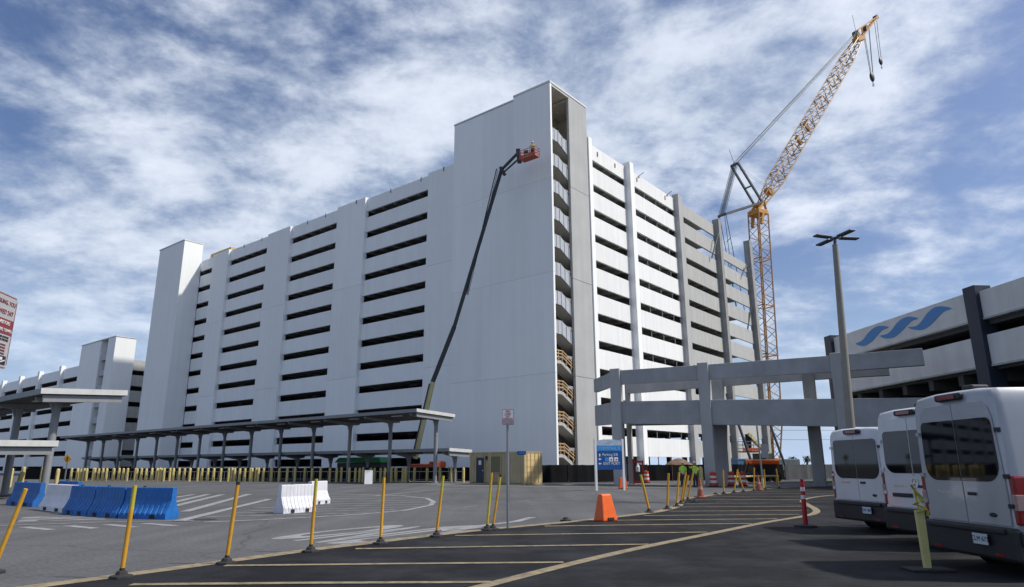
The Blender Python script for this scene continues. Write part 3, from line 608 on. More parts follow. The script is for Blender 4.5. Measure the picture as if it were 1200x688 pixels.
# ------------------------------------------------------------------ screened fences
def fence(label, pts, h, mat, seg=3.0):
    t = thing('screened_fence', label, 'fence', (*pts[0], 0))
    for p, q in zip(pts[:-1], pts[1:]):
        P, Q = Vector((*p, 0)), Vector((*q, 0)); L = (Q - P).length; n = max(1, round(L / seg)); d = (Q - P) / n; nn = Vector((-d.y, d.x, 0)).normalized()
        for i in range(n):
            a, c = P + d * i + d * .01, P + d * (i + 1) - d * .01; b = MB(); K = 6
            vs = []
            for j in range(K + 1):
                c0 = a.lerp(c, j / K) + nn * random.uniform(-.05, .05); vs += [c0 + Vector((0, 0, .06)), c0 + nn * random.uniform(-.03, .03) + Vector((0, 0, h * .5)), c0 + Vector((0, 0, h - random.uniform(0, .06)))]
            fs = []
            for j in range(K):
                for k in (0, 1): fs.append((j * 3 + k, j * 3 + 3 + k, j * 3 + 4 + k, j * 3 + 1 + k))
            b.add(vs, fs); b.build('screen_panel', mat, t, world=True)
            MB().cyl(P + d * i, P + d * i + Vector((0, 0, h + .08)), .03, n=6).build('fence_post', black, t, world=True)
fence('black screened construction fence from the tan container past the ramp columns', [(2.4, 61.2), (7.6, 63.6), (13.0, 67.3), (20.5, 69.0), (27.7, 71.3)], 1.6, mesh_b)
fence('black screened fence behind the canopies and bollards', [(-3.6, 70.0), (-24, 76.0), (-62, 88.5)], 1.4, mesh_b)
fence('grey screened fence at the far right by the grass', [(27.9, 71.4), (33, 74.5), (44, 79)], 1.55, greyf)

# ------------------------------------------------------------------ container office
ct = thing('site_container', 'tan shipping container office with dark door beside the bollards', 'container', (0.95, 56.9, 0), GRZ)
Wc, Lc, Hc = 2.44, 6.06, 2.68
def corr(x, y0, y1, z0, z1, name, mat, axis):
    b = MB(); n = int((y1 - y0) / .28); vs = []; pts = []
    for i in range(n):
        s = (y1 - y0) / n; a = y0 + i * s; pts += [(0, a), (0, a + s * .36), (.045, a + s * .5), (.045, a + s * .86)]
    pts.append((0, y1))
    for d, y in pts:
        for z in (z0, z1): vs.append((x + d, y, z) if axis == 'x' else (y, x + d, z))
    b.add(vs, [(2 * i, 2 * i + 2, 2 * i + 3, 2 * i + 1) for i in range(len(pts) - 1)]); b.build(name, mat, ct)
corr(.02, .16, Lc - .16, .16, Hc - .1, 'side_wall', tan, 'x'); MB().box(Wc - .08, Wc - .02, .16, Lc - .16, .16, Hc - .1).build('side_wall', tan, ct)
MB().box(.05, Wc - .05, Lc - .1, Lc - .04, .16, Hc - .1).build('end_wall', tan, ct); MB().box(.02, Wc - .02, .03, Lc - .03, Hc - .1, Hc - .02).build('roof', tan, ct)
MB().box(.1, Wc - .1, .1, Lc - .1, .12, .2).build('floor', hole, ct)
b = MB()
for x in (0, Wc - .15):
    for y in (0, Lc - .15): b.box(x, x + .15, y, y + .15, 0, Hc)
for z in (.0, Hc - .12):
    b.box(-.003, .12, .15, Lc - .15, z + .02, z + .12); b.box(Wc - .12, Wc + .003, .15, Lc - .15, z + .02, z + .12); b.box(.15, Wc - .15, -.003, .12, z + .02, z + .12); b.box(.15, Wc - .15, Lc - .12, Lc + .003, z + .02, z + .12)
b.build('corner_frame', tan, ct)
for x0, x1 in ((.16, 1.215), (1.225, 2.28)):
    d = MB(); d.box(x0, x1, .03, .08, .14, Hc - .12); dd = d.build('cargo_door', tanlit, ct)
    b = MB()
    for j in range(2):
        xx = x0 + .26 + j * .5; b.cyl((xx, .0, .14), (xx, .0, Hc - .14), .028, n=8)
        for z in (.3, 1.05, 1.55, 2.3): b.box(xx - .07, xx + .07, -.02, .03, z, z + .07)
    b.build('lock_rod', tanlit, dd)
    b = MB()
    for z in (.55, 1.02, 1.42, 1.98): b.box(x0 + .03, x1 - .03, .018, .032, z, z + .05)
    b.build('door_rib', tan, dd)
dr = MB().box(-.03, .05, 4.35, 5.25, .18, 2.22).build('office_door', navy, ct)
MB().box(-.05, .02, 4.27, 4.34, .18, 2.3).build('door_frame', tan, ct); MB().box(-.05, .02, 5.26, 5.33, .18, 2.3).build('door_frame', tan, ct)
MB().box(-.04, -.031, 4.68, 4.98, 1.62, 1.98).build('paper_notice', signw, dr); MB().box(-.07, -.031, 4.42, 4.5, 1.1, 1.2).build('handle', chrome, dr)
wd = MB().box(-.025, .05, 2.55, 3.55, .98, 2.3).build('window_shutter', M('shutter_olive', (0.14, 0.135, 0.07), .7, amt=.1), ct)
b = MB()
for q in ((-.06, .0, 2.48, 2.55, .92, 2.36), (-.06, .0, 3.55, 3.62, .92, 2.36), (-.06, .0, 2.551, 3.549, 2.3, 2.36), (-.06, .0, 2.551, 3.549, .92, .98)): b.box(*q)
b.build('window_frame', tan, ct)
MB().box(-.12, .02, 4.0, 4.12, 2.05, 2.35).build('wall_lamp', vblack, ct)

# ------------------------------------------------------------------ water-filled barriers
def barrier_proto(mat):
    t = thing('water_barrier', 'x', 'barrier')
    b = MB(); L = 2.0; n = 9
    prof = [(.28, 0), (.28, .17), (.19, .32), (.10, .55), (.085, .93), (.06, .95)]
    xs = []
    for i in range(n):
        s = L / n; a = -L / 2 + i * s; xs += [(a, 1.0), (a + s * .12, .89), (a + s * .30, .89), (a + s * .42, 1.0)]
    xs.append((L / 2, 1.0)); ring = []
    for x, k in xs:
        row = [(x, y * (k if j > 0 else 1), z) for j, (y, z) in enumerate(prof)] + [(x, -y * (k if j > 0 else 1), z) for j, (y, z) in reversed(list(enumerate(prof)))]
        ring.append(row)
    m_ = len(ring[0]); vs = [p for r_ in ring for p in r_]; fs = []
    for i in range(len(ring) - 1):
        for j in range(m_): fs.append((i * m_ + j, i * m_ + (j + 1) % m_, (i + 1) * m_ + (j + 1) % m_, (i + 1) * m_ + j))
    fs += [tuple(range(m_ - 1, -1, -1)), tuple((len(ring) - 1) * m_ + j for j in range(m_))]
    b.add(vs, fs); b.build('shell', mat, t)
    for x in (-.45, .45):
        for s in (-1, 1): MB().box(x - .11, x + .11, s * .284 - .012, s * .284 + .012, .02, .13).build('fork_slot', hole, t)
    MB().cyl((-.3, 0, .94), (-.3, 0, .985), .05, n=8).build('filler_cap', hole, t)
    return t
bp, wp = barrier_proto(blue), barrier_proto(wplast)
used = {}
def place_barrier(x0, y0, x1, y1, kind, label, group):
    pr = bp if kind == 'b' else wp; L = math.hypot(x1 - x0, y1 - y0); c = ((x0 + x1) / 2, (y0 + y1) / 2, .004); rz = math.atan2(y1 - y0, x1 - x0)
    o = pr if kind not in used else copy_tree(pr, c, rz); used[kind] = 1
    o.location = c; o.rotation_euler = (0, 0, rz); o.scale = (L / 2.0 * .985, 1, 1); o['label'] = label; o['group'] = group
G1 = 'water-filled barriers in the left row'
place_barrier(-21.9, 30.9, -19.5, 29.1, 'b', 'blue plastic barrier at the left end of the row, below the canopy post', G1)
place_barrier(-21.6, 33.4, -19.4, 31.4, 'b', 'blue plastic barrier standing behind the row, only its top showing', G1)
place_barrier(-17.95, 27.15, -15.75, 25.3, 'w', 'white plastic barrier between the blue ones in the left row', G1)
place_barrier(-15.55, 24.85, -14.0, 23.7, 'b', 'blue plastic barrier touching the white one in the left row', G1)
place_barrier(-13.98, 23.68, -12.45, 22.7, 'b', 'middle blue plastic barrier just left of the first yellow delineator', G1)
place_barrier(-12.43, 22.69, -10.65, 22.15, 'b', 'blue plastic barrier at the right end of the row', G1)
place_barrier(-8.1, 24.4, -7.30, 25.55, 'w', 'front white plastic barrier standing alone on the striped gore', 'white barriers on the striped gore')
place_barrier(-8.6, 29.7, -8.25, 30.9, 'w', 'rear white plastic barrier half hidden behind the front one on the gore', 'white barriers on the striped gore')

# ------------------------------------------------------------------ delineator posts
def delin(base, top, matlo, mattop, label, w=.045, tip=False):
    x, y, z = base; t = thing('delineator_post', label, 'delineator', (x, y, .008), random.uniform(0, 1.5), 'yellow delineators along the edge line')
    MB().lathe([(.17, 0), (.165, .03), (.09, .045), (.075, .085), (.05, .10)], 8).build('base', rub, t)
    tp = TM[t.name].inverted() @ Vector(top); p0 = Vector((0, 0, .08)); k = .72
    mid = p0.lerp(tp, k)
    b = MB(); b.cyl(p0, mid, w, n=10, m=0); b.cyl(mid, tp, w, w * .95, n=10, m=1)
    if tip: b.cyl(tp, tp + (tp - mid).normalized() * .05, w * 1.05, n=10, m=2)
    b.cyl(p0, p0.lerp(tp, .045), w * 1.12, n=10, m=2)
    b.build('post', [matlo, mattop, rub], t, smooth=True)
DL = [((-8.06, 11.19), (0.29, 0, 1.25), oy, oy, 'strongly leaning yellow delineator at the left edge of the photo', 0),
 ((-5.79, 10.68), (0.03, 0, 1.31), oy, ly, 'nearest upright yellow delineator left of centre with lime top', 0),
 ((-4.82, 12.1), (0.07, 0, 1.28), oy, oy, 'yellow delineator with a dark tip in front of the striped gore', 1),
 ((-3.86, 13.67), (0.02, 0, 1.34), oy, ly, 'yellow delineator in front of the white barriers', 0),
 ((-2.78, 15.0), (0.02, 0, 1.34), oy, oy, 'yellow delineator in front of the small white sandwich board', 0),
 ((-1.76, 16.42), (0.13, 0, 1.35), oy, ly, 'yellow delineator with lime top alone before the nose of the gore', 0),
 ((-0.65, 17.96), (0.11, 0, 1.4), ly, oy, 'left one of the pair of delineators by the red lettered sign', 0),
 ((-0.51, 18.12), (0.19, 0, 1.3), oy, ly, 'right one of the pair by the red lettered sign, dark tip', 1),
 ((4.66, 24.16), (-0.23, 0, 1.25), oy, ly, 'yellow delineator leaning left, next past the orange barrier', 0),
 ((5.65, 25.83), (0.12, 0, 1.28), oy, oy, 'thin upright delineator right of the left-leaning one', 0),
 ((6.39, 27.5), (0.17, 0, 1.29), oy, oy, 'stout upright delineator at the bend of the edge line', 0),
 ((7.02, 29.41), (0.28, 0, 1.26), oy, oy, 'delineator leaning right, first of the tight leaning trio', 0),
 ((7.52, 31.13), (0.32, 0, 1.12), oy, oy, 'delineator leaning right, second of the tight leaning trio', 0),
 ((8.01, 32.2), (0.34, 0, 1.3), oy, oy, 'delineator leaning right, last of the trio, in front of the workers', 0),
 ((11.68, 38.88), (0.06, 0, 1.29), oy, oy, 'delineator standing before the rear ramp column', 0),
 ((12.74, 40.43), (0.32, 0, 1.31), oy, oy, 'left one of two crossing delineators before the orange barrels', 0),
 ((13.72, 41.73), (-0.27, 0, 1.23), oy, oy, 'right one of two crossing delineators before the orange barrels', 0),
 ((14.63, 42.58), (0.14, 0, 1.39), oy, oy, 'delineator just left of the farther traffic cone', 0),
 ((16.44, 45.63), (0.01, 0, 1.25), oy, oy, 'delineator just right of the farther traffic cone', 0),
 ((17.91, 47.1), (-0.1, 0, 1.28), oy, oy, 'last yellow delineator at the far end of the edge line', 0)]
for (x, y), (dx, dy, z), a, c, l, tp in DL: delin((x, y, 0), (x + dx, y + dy, z + .008), a, c, l, .033 if y < 22 else .042, tp)
for x, y, l in [(1.55, 20.75, 'empty black delineator base on the edge line left of the orange barrier'), (7.9, 30.6, 'empty black delineator base just left of the near traffic cone'), (11.0, 38.1, 'empty black delineator base between the near cone and the ramp column')]:
    o = MB().lathe([(.17, 0), (.165, .03), (.09, .045), (.075, .085), (.05, .10)], 8).build('empty_socket', rub); o.location = (x, y, .012); tag(o, l, 'delineator socket')
# red and white looper tube
t = thing('tube_delineator', 'red tube delineator with white bands on a black base before the vans', 'delineator', (7.62, 18.5, .006))
MB().lathe([(.30, 0), (.29, .05), (.10, .07)], 8).build('base', rub, t)
b = MB(); tz = [.06, .70, .80, .90, 1.0, 1.12]; ms = [0, 1, 0, 1, 0]
tiltx = .02
for i in range(5): b.cyl((tiltx * tz[i], 0, tz[i]), (tiltx * tz[i + 1], 0, tz[i + 1]), .062 - .008 * i / 5, .062 - .008 * (i + 1) / 5, n=12, m=ms[i])
b.cyl((tiltx * 1.12, 0, 1.12), (tiltx * 1.2, 0, 1.2), .035, .05, n=10); b.build('tube', [redp, refl], t, smooth=True)
# cream panel delineator
t = thing('panel_delineator', 'cream delineator post with yellow tape tied on top, in front of the silver van', 'delineator', (6.38, 11.1, .006))
MB().box(-.33, .33, -.2, .2, 0, .035).build('base', rub, t, bevel=.01)
cream = M('cream_plastic', (0.55, 0.50, 0.20), .5, amt=.08, scale=5)
b = MB(); b.prism([(-.055, .03), (.055, .03), (.065, .88), (-.075, .88)], lambda x, z: (x, -.03, z), lambda x, z: (x, .03, z)); b.build('post', cream, t, bevel=.01)
b = MB()
tp_ = [(-.07, -.05, .86), (.07, -.06, .90), (.06, .04, .94), (-.06, .02, .97), (-.04, -.05, 1.0), (.07, -.04, 1.05), (.02, -.03, 1.12), (-.05, -.02, 1.20), (-.09, -.02, 1.27), (-.03, -.02, 1.17), (.05, -.03, 1.0), (.10, -.06, .88), (.08, -.06, .80)]
for p_, q_ in zip(tp_[:-1], tp_[1:]): b.bar(p_, q_, .05, .012)
b.bar((0, 0, .86), (-.03, 0, 1.16), .02)
b.build('caution_tape', ly, t)

# ------------------------------------------------------------------ cones, barrels, orange barrier
def cone(x, y, label, rz):
    t = thing('traffic_cone', label, 'traffic cone', (x, y, .006), rz, 'traffic cones along the edge line')
    MB().box(-.24, .24, -.24, .24, 0, .05).build('base', conem, t, bevel=.015)
    b = MB(); pr = [(.18, .045), (.135, .32), (.112, .48), (.07, .78), (.045, .93), (.0, .935)]
    b.lathe(pr, 16); b.m = [0] * 16 + [0] * 16 + [0] * 16 + [0] * 32 + [0] * (len(b.f) - 80); b.build('cone_body', conem, t, smooth=True)
    MB().lathe([(.129, .38), (.108, .52)], 16).build('collar', M('dirty_white_collar', (0.42, 0.27, 0.22), .6), t)
cone(9.35, 35.0, 'faded orange traffic cone beside the ramp delineators, nearer one', .3); cone(15.4, 43.9, 'faded orange traffic cone farther along, before the boom lift', .8)
redo = M('barrel_red_orange', (0.55, 0.055, 0.02), .5, amt=.1)
def barrel(x, y, label):
    t = thing('traffic_barrel', label, 'traffic barrel', (x, y, .003), random.random(), 'orange and white traffic barrels')
    MB().lathe([(.36, 0), (.36, .07), (.30, .08)], 16).build('base', rub, t)
    rs = [.285, .27, .26, .245, .235, .22]; zs = [.08, .28, .46, .62, .78, 1.02]
    for i in range(5): MB().lathe([(rs[i] * .97, zs[i]), (rs[i], zs[i] + .01), (rs[i + 1] + .012, zs[i + 1] - .012), (rs[i + 1] * .97, zs[i + 1] - .002)], 18).build('band', [redo, refl][i % 2], t)
    MB().box(-.12, .12, -.02, .02, 1.0, 1.08).build('handle', orange, t)
barrel(11.9, 62.3, 'orange traffic barrel in front of the black fence near the blue sign'); barrel(14.6, 50.9, 'orange traffic barrel standing against the tall ramp column')
barrel(17.3, 52.6, 'orange traffic barrel behind the yellow rail, right one of two'); barrel(16.55, 52.9, 'orange traffic barrel behind the yellow rail, left one of two')
def obar(x, y, s, label, rz):
    t = thing('road_block', label, 'barrier', (x, y, .006), rz, 'orange blocks')
    b = MB(); b.add([(-.30, -.21, 0), (.30, -.21, 0), (.30, .21, 0), (-.30, .21, 0), (-.19, -.07, .74), (.19, -.07, .74), (.19, .11, .74), (-.19, .11, .74)],
                    [(3, 2, 1, 0), (4, 5, 6, 7), (0, 1, 5, 4), (1, 2, 6, 5), (2, 3, 7, 6), (3, 0, 4, 7)])
    b.v = [(p[0] * s, p[1] * s, p[2] * s) for p in b.v]; b.build('shell', orange, t, bevel=.04)
    MB().box(-.12 * s, .12 * s, -.225 * s, -.19 * s, .03 * s, .10 * s).build('fork_slot', hole, t)
obar(2.72, 20.75, 1.02, 'near orange plastic barrier block on the edge line', R(38)); obar(7.45, 47.4, 1.0, 'distant orange plastic block behind the right leg of the blue sign', 0)
b = MB(); b.lathe([(.16, 0), (.16, 1.3), (.12, 1.42), (0, 1.46)], 12); o = b.build('bollard', cream, smooth=True); o.location = (13.75, 51.0, 0); tag(o, 'cream bollard left of the tall ramp column', 'bollard')
# yellow pipe rail
t = thing('pipe_rail', 'low yellow pipe rail in front of the far orange barrels', 'rail', (17.4, 55.4, 0))
MB().cyl((16.0, 54.9, .62), (22.3, 58.6, .62), .08, n=8).build('pipe', by, t, world=True)
for k in range(4): MB().cyl((16.2 + 1.95 * k, 55.0 + 1.15 * k, 0), (16.2 + 1.95 * k, 55.0 + 1.15 * k, .62), .06, n=8).build('post', by, t, world=True)

# ------------------------------------------------------------------ signs
t = thing('fire_lane_sign', 'red and white FIRE LANE NO PARKING sign on a thin steel post', 'sign', (-.13, 18.5, .006))
MB().cyl((0, 0, 0), (0, .0, 3.02), .035, n=8).build('post', steel, t)
fc = MB().prism(rrect(-.15, .17, 2.64, 3.06, (.03,) * 4), lambda x, z: (x, -.045, z), lambda x, z: (x, -.038, z)).build('sign_face', signw, t)
for s, z, sz in (('FIRE', 3.0, .07), ('LANE', 2.93, .07), ('NO', 2.865, .065), ('PARKING', 2.80, .07)): text(s, sz, signr, fc, (.01, -.047, z), (R(90), 0, 0), sx=.9)
for z in (2.755, 2.73, 2.705): text('VEHICLES WILL BE TOWED', .024, signr, fc, (.01, -.047, z), (R(90), 0, 0))
text('AT OWNER EXPENSE', .03, ink, fc, (.01, -.047, 2.67), (R(90), 0, 0))
b = MB()
for q in ((-.148, .168, -.0466, -.0452, 3.048, 3.056), (-.148, .168, -.0466, -.0452, 2.644, 2.652), (-.148, -.14, -.0466, -.0452, 2.652, 3.048), (.16, .168, -.0466, -.0452, 2.652, 3.048)): b.box(*q)
b.build('sign_border', signr, fc)
t = thing('small_blue_sign', 'small blue street sign pointing right, on a short thin post behind the steel post', 'sign', (-.16, 30.0, .0))
MB().box(-.02, .02, 0, .04, 0, 2.15).build('post', steel, t); MB().bar((0, .01, 2.1), (.4, .01, 2.1), .03).build('bracket', steel, t); MB().box(.36, .74, -.03, .0, 2.02, 2.18).build('sign_face', signb, t); MB().box(.42, .70, -.036, -.031, 2.08, 2.12).build('lettering_band', signl, t)
# terminal sign
t = thing('terminal_sign', 'large blue TERMINAL 8 direction sign on two white posts', 'sign', (6.25, 44.9, 0), R(16))
for x in (-.96, .96): MB().box(x - .07, x + .07, -.07, .07, 0, 3.22).build('post', signw, t)
pn = MB().box(-.88, .88, -.05, .05, 1.28, 2.72).build('sign_panel', signb, t)
MB().box(-.885, .885, -.055, .055, 2.46, 2.80).build('header_band', signl, pn)
b = MB(); b.prism([(-.885, 2.805), (.885, 2.805), (.885, 3.10), (.35, 3.19), (-.35, 3.19), (-.885, 3.10)], lambda x, z: (x, -.055, z), lambda x, z: (x, .055, z)); b.build('cap_panel', M('sign_pale', (0.34, 0.42, 0.52), .5), pn)
for dx in (-.12, 0, .12):
    b = MB(); b.prism([(dx - .13, 2.93), (dx - .02, 2.94), (dx + .07, 3.05), (dx + .17, 3.06), (dx + .06, 3.02), (dx - .03, 2.91)], lambda x, z: (x, -.062, z), lambda x, z: (x, -.056, z)); b.build('wave_emblem', logob, pn)
text('TERMINAL 8', .27, M('sign_sky_text', (0.20, 0.45, 0.75), .4), pn, (0, -.062, 2.62), (R(90), 0, 0))
text('Parking 5/8', .24, signw, pn, (-.50, -.057, 2.22), (R(90), 0, 0), align='LEFT'); text('EXIT PORT', .24, signw, pn, (-.45, -.057, 1.66), (R(90), 0, 0), align='LEFT')
def arrow(x, z, d):
    P = [(0, .1), (.08, 0), (.03, 0), (.03, -.1), (-.03, -.1), (-.03, 0), (-.08, 0)]
    if d == 'l': P = [(-q, p) for p, q in P]
    b = MB(); b.prism([(x + p, z + q) for p, q in P], lambda a, c: (a, -.058, c), lambda a, c: (a, -.0505, c)); b.build('arrow', signw, pn)
arrow(-.68, 2.2, 'u'); arrow(-.68, 1.94, 'l'); arrow(-.68, 1.66, 'l')
for i, x in enumerate((-.33, -.03, .32)): MB().box(x, x + .27, -.058, -.0505, 1.80, 2.06).build('pictogram', signw if i else signl, pn)
for x in (.04, .39): MB().box(x + .03, x + .13, -.064, -.0585, 1.86, 1.96).build('pictogram_symbol', signb, pn)
# partial tow-away sign at the left frame edge
shadedr = M('shaded_sign_red', (0.20, 0.035, 0.045), .6, amt=.1)  # sign red darkened: shade on this sign is painted into the colour
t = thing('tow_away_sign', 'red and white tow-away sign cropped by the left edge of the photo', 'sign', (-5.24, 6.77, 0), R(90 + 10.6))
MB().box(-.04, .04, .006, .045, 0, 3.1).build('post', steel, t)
fc = MB().prism(rrect(-.23, .23, 2.58, 3.34, (.05,) * 4), lambda x, z: (x, -.004, z), lambda x, z: (x, .004, z)).build('sign_face', M('shaded_sign_white', (0.36, 0.36, 0.37), .6, amt=.06), t)  # sign white darkened so the colour carries the shade on this face
b = MB(); Y = -.0055
MB().box(-.222, .222, Y - .001, Y, 2.93, 3.085).build('red_band', shadedr, fc)
b = MB()
for q in ((-.2, .2, 3.322, 3.33), (-.2, .2, 2.59, 2.598), (-.222, -.214, 2.63, 3.29), (.214, .222, 2.63, 3.29)): b.box(q[0], q[1], Y - .001, Y, q[2], q[3])
b.build('sign_border', shadedr, fc)
text('PARKING, YOU', .062, shadedr, fc, (0, Y - .001, 3.25), (R(90), 0, 0), sx=.95); text('TOWED 24/7', .066, shadedr, fc, (0, Y - .001, 3.15), (R(90), 0, 0), sx=.95)
text('ALL VISITORS', .05, refl, fc, (0, Y - .003, 3.045), (R(90), 0, 0)); text('ALL OTHERS TOWED', .045, refl, fc, (0, Y - .003, 2.97), (R(90), 0, 0), sx=.95)
for z in (2.90, 2.87, 2.82, 2.79, 2.76, 2.73): text('AT THE OWNER EXPENSE', .03 if z > 2.85 else .024, ink if z > 2.85 else shadedr, fc, (0, Y - .001, z), (R(90), 0, 0))
b = MB(); b.box(.04, .19, Y - .001, Y, 2.62, 2.71); b.build('tow_pictogram', ink, fc)
b = MB(); b.bar((.06, Y - .003, 2.635), (.17, Y - .003, 2.67), .012, .002, upv=(0, 1, 0)); b.box(.07, .12, Y - .004, Y - .002, 2.665, 2.695); b.build('tow_symbol', signw, fc)
# yellow diamond warning sign among the canopies
t = thing('warning_sign', 'small yellow diamond warning sign on a post among the left canopies', 'sign', (-44.6, 69.5, 0))
MB().box(-.05, .05, .02, .1, 0, 2.3).build('post', steel, t); b = MB(); b.prism([(0, 1.9), (.42, 2.35), (0, 2.8), (-.42, 2.35)], lambda x, z: (x, -.02, z), lambda x, z: (x, .015, z)); b.build('sign_face', oy, t)
MB().box(-.06, .06, -.03, -.021, 2.15, 2.55).build('symbol', ink, t)
# sign post by the far cone
t = thing('sign_post', 'grey sign seen from behind on a tall thin post by the far boom lift', 'sign', (16.5, 46.2, 0))
MB().cyl((0, 0, .7), (-.05, 0, 4.1), .06, n=8).build('post', steel, t); MB().cyl((0, 0, 0), (0, 0, .7), .09, n=8).build('post_sleeve', cream, t); MB().box(.08, .55, -.03, .0, 2.0, 2.9).build('sign_back', steel, t)
# sandwich board
t = thing('sandwich_board', 'small white sandwich board in front of the bollards', 'sign', (-12.9, 62.5, 0), R(15))
MB().add([(-.35, -.3, 0), (.35, -.3, 0), (.35, 0, 1.2), (-.35, 0, 1.2), (-.35, -.25, 0), (.35, -.25, 0), (.35, .05, 1.2), (-.35, .05, 1.2)], [(0, 1, 2, 3), (7, 6, 5, 4), (0, 3, 7, 4), (1, 5, 6, 2), (3, 2, 6, 7), (0, 4, 5, 1)]).build('front_board', signw, t)
MB().add([(-.35, .35, 0), (.35, .35, 0), (.35, .06, 1.2), (-.35, .06, 1.2), (-.35, .39, 0), (.35, .39, 0), (.35, .10, 1.2), (-.35, .10, 1.2)], [(3, 2, 1, 0), (4, 5, 6, 7), (0, 4, 7, 3), (1, 2, 6, 5), (3, 7, 6, 2), (0, 1, 5, 4)]).build('rear_board', steel, t)
# red safety station by the ramp column
t = thing('safety_station', 'dark red safety station with a white tag at the thin ramp column', 'safety station', (10.6, 59.0, 0), R(-10))
for x in (-.38, .42): MB().box(x - .06, x + .06, -.05, .05, 0, 1.95 if x > 0 else 2.05).build('post', redp, t)
MB().box(-.32, .36, -.03, .03, .06, .25).build('crossbar', redp, t); MB().box(-.32, .36, -.03, .03, 1.75, 1.9).build('crossbar', redp, t)
b = MB(); b.lathe([(.05, 1.0), (.16, 1.02), (.17, 1.4), (.07, 1.6), (.05, 1.72)], 10, (0, -.12, 0)); b.build('extinguisher_cover', signw, t)

# ------------------------------------------------------------------ lamp post
t = thing('street_lamp', 'tall tapered grey lamp post with four flat heads behind the first van', 'street lamp', (14.3, 29.3, 0))
MB().cyl((0, 0, 0), (.46, 0, 11.3), .21, .12, n=12).build('pole', M('lamp_pole_concrete', (0.25, 0.235, 0.20), .75, amt=.1), t, smooth=True)
MB().lathe([(.34, 0), (.34, .5), (.28, .6)], 14).build('base_collar', concd, t)
MB().cyl((.46, 0, 11.3), (.49, 0, 11.6), .07, n=8).build('tenon', craned, t)
for brg in (-109, -15, 165, 84):
    d = Vector((math.sin(R(brg)), math.cos(R(brg)), 0)); c = Vector((.49, 0, 11.62))
    h = MB(); h.bar(c + d * .28, c + d * 1.12,   .30, .08); h = h.build('lamp_head', craned, t, bevel=.02)
    MB().bar(c, c + d * .28, .09, .07).build('bracket', craned, h)

# ------------------------------------------------------------------ lattice crane
cr = thing('crawler_crane', 'tall yellow lattice boom crane with luffing jib behind the garage', 'crane', (51, 131, 0), math.atan2(.485, .875))
def lattice(name, p0, p1, w, n, rc, rb, mat, sidev=(0, 1, 0), taper=(1, 1), parent=None, nt_=3):
    p0, p1 = Vector(p0), Vector(p1); d = (p1 - p0).normalized(); s = Vector(sidev); u = d.cross(s).normalized()
    def wd(t):
        k = 1
        if t < .12: k = taper[0] + (1 - taper[0]) * t / .12
        if t > .88: k = taper[1] + (1 - taper[1]) * (1 - t) / .12
        return w / 2 * k
    ring = []
    for i in range(n + 1):
        t = i / n; c = p0.lerp(p1, t); k = wd(t); ring.append([c + s * k * a + u * k * b_ for a, b_ in ((-1, -1), (1, -1), (1, 1), (-1, 1))])
    for j in range(4):
        b = MB()
        brk = [0] + [i for i in range(1, n) if abs(i / n - .12) < .5 / n or abs(i / n - .88) < .5 / n] + [n]
        for i0, i1 in zip(brk[:-1], brk[1:]): b.cyl(ring[i0][j], ring[i1][j], rc, n=6)
        b.build('chord_tube', mat, parent or cr)
    b = MB()
    for i in range(n):
        for j in range(4):
            k = (j + 1) % 4
            if i % 2: b.cyl(ring[i][j], ring[i + 1][k], rb, n=4, cap=False)
            else: b.cyl(ring[i][k], ring[i + 1][j], rb, n=4, cap=False)
            if i % 6 == 0: b.cyl(ring[i][j], ring[i][k], rb * 1.6, n=4, cap=False)
    b.build(name, mat, parent or cr); return ring
lattice('mast_bracing', (-2.6, 0, 2.6), (-.15, 0, 51.5), 2.75, 30, .15, .075, craneo, taper=(.6, 1))
lattice('jib_bracing', (1.2, 0, 54.2), (43.6, 0, 107.0), 2.45, 42, .14, .07, craneo, taper=(.45, .55))
MB().box(-1.6, 1.3, -1.5, 1.5, 51.3, 52.3).build('mast_cap', craney, cr, bevel=.1)
b = MB()
for sy in (-1, 1): b.bar((-1.1, 1.2 * sy, 52.2), (.8, .9 * sy, 54.2), .45); b.bar((1.0, 1.2 * sy, 52.2), (.8, .9 * sy, 54.4), .45); b.bar((-.8, 1.2 * sy, 49), (-.2, 1.25 * sy, 51.5), .5)
b.box(.3, 1.5, -1.1, 1.1, 53.7, 54.4); b.build('boom_head', craney, cr)
for i, t_ in enumerate((.06, .34, .42)):
    c = Vector((1.2, 0, 54.2)).lerp(Vector((43.6, 0, 107.0)), t_); b = MB(); dd = Vector((42.4, 0, 52.8)).normalized()
    b.bar(c - dd * .5, c + dd * .5, 2.2 if i else 1.6, .5 if i else 1.2, upv=(0, 1, 0)); b.build('walkway_platform', craneo if i else craney, cr)
b = MB()
for sy in (-1, 1):
    b.bar((.6, 1.0 * sy, 53.6), (-5.7, .9 * sy, 61.5), .38); b.bar((0, 1.0 * sy, 53.9), (-10.6, .9 * sy, 49.5), .38)
b.bar((-5.7, -1.0, 61.5), (-5.7, 1.0, 61.5), .4); b.bar((-10.6, -1.0, 49.5), (-10.6, 1.0, 49.5), .4); b.bar((-2.2, -1, 57.2), (-2.2, 1, 57.2), .25); b.build('luffing_strut', craned, cr)
b = MB(); b.bar((-5.7, 0, 61.5), (-6.9, 0, 64.6), .07); b.bar((43.6, 0, 108), (43.0, 0, 114.5), .07); b.build('antenna', craned, cr)
b = MB()
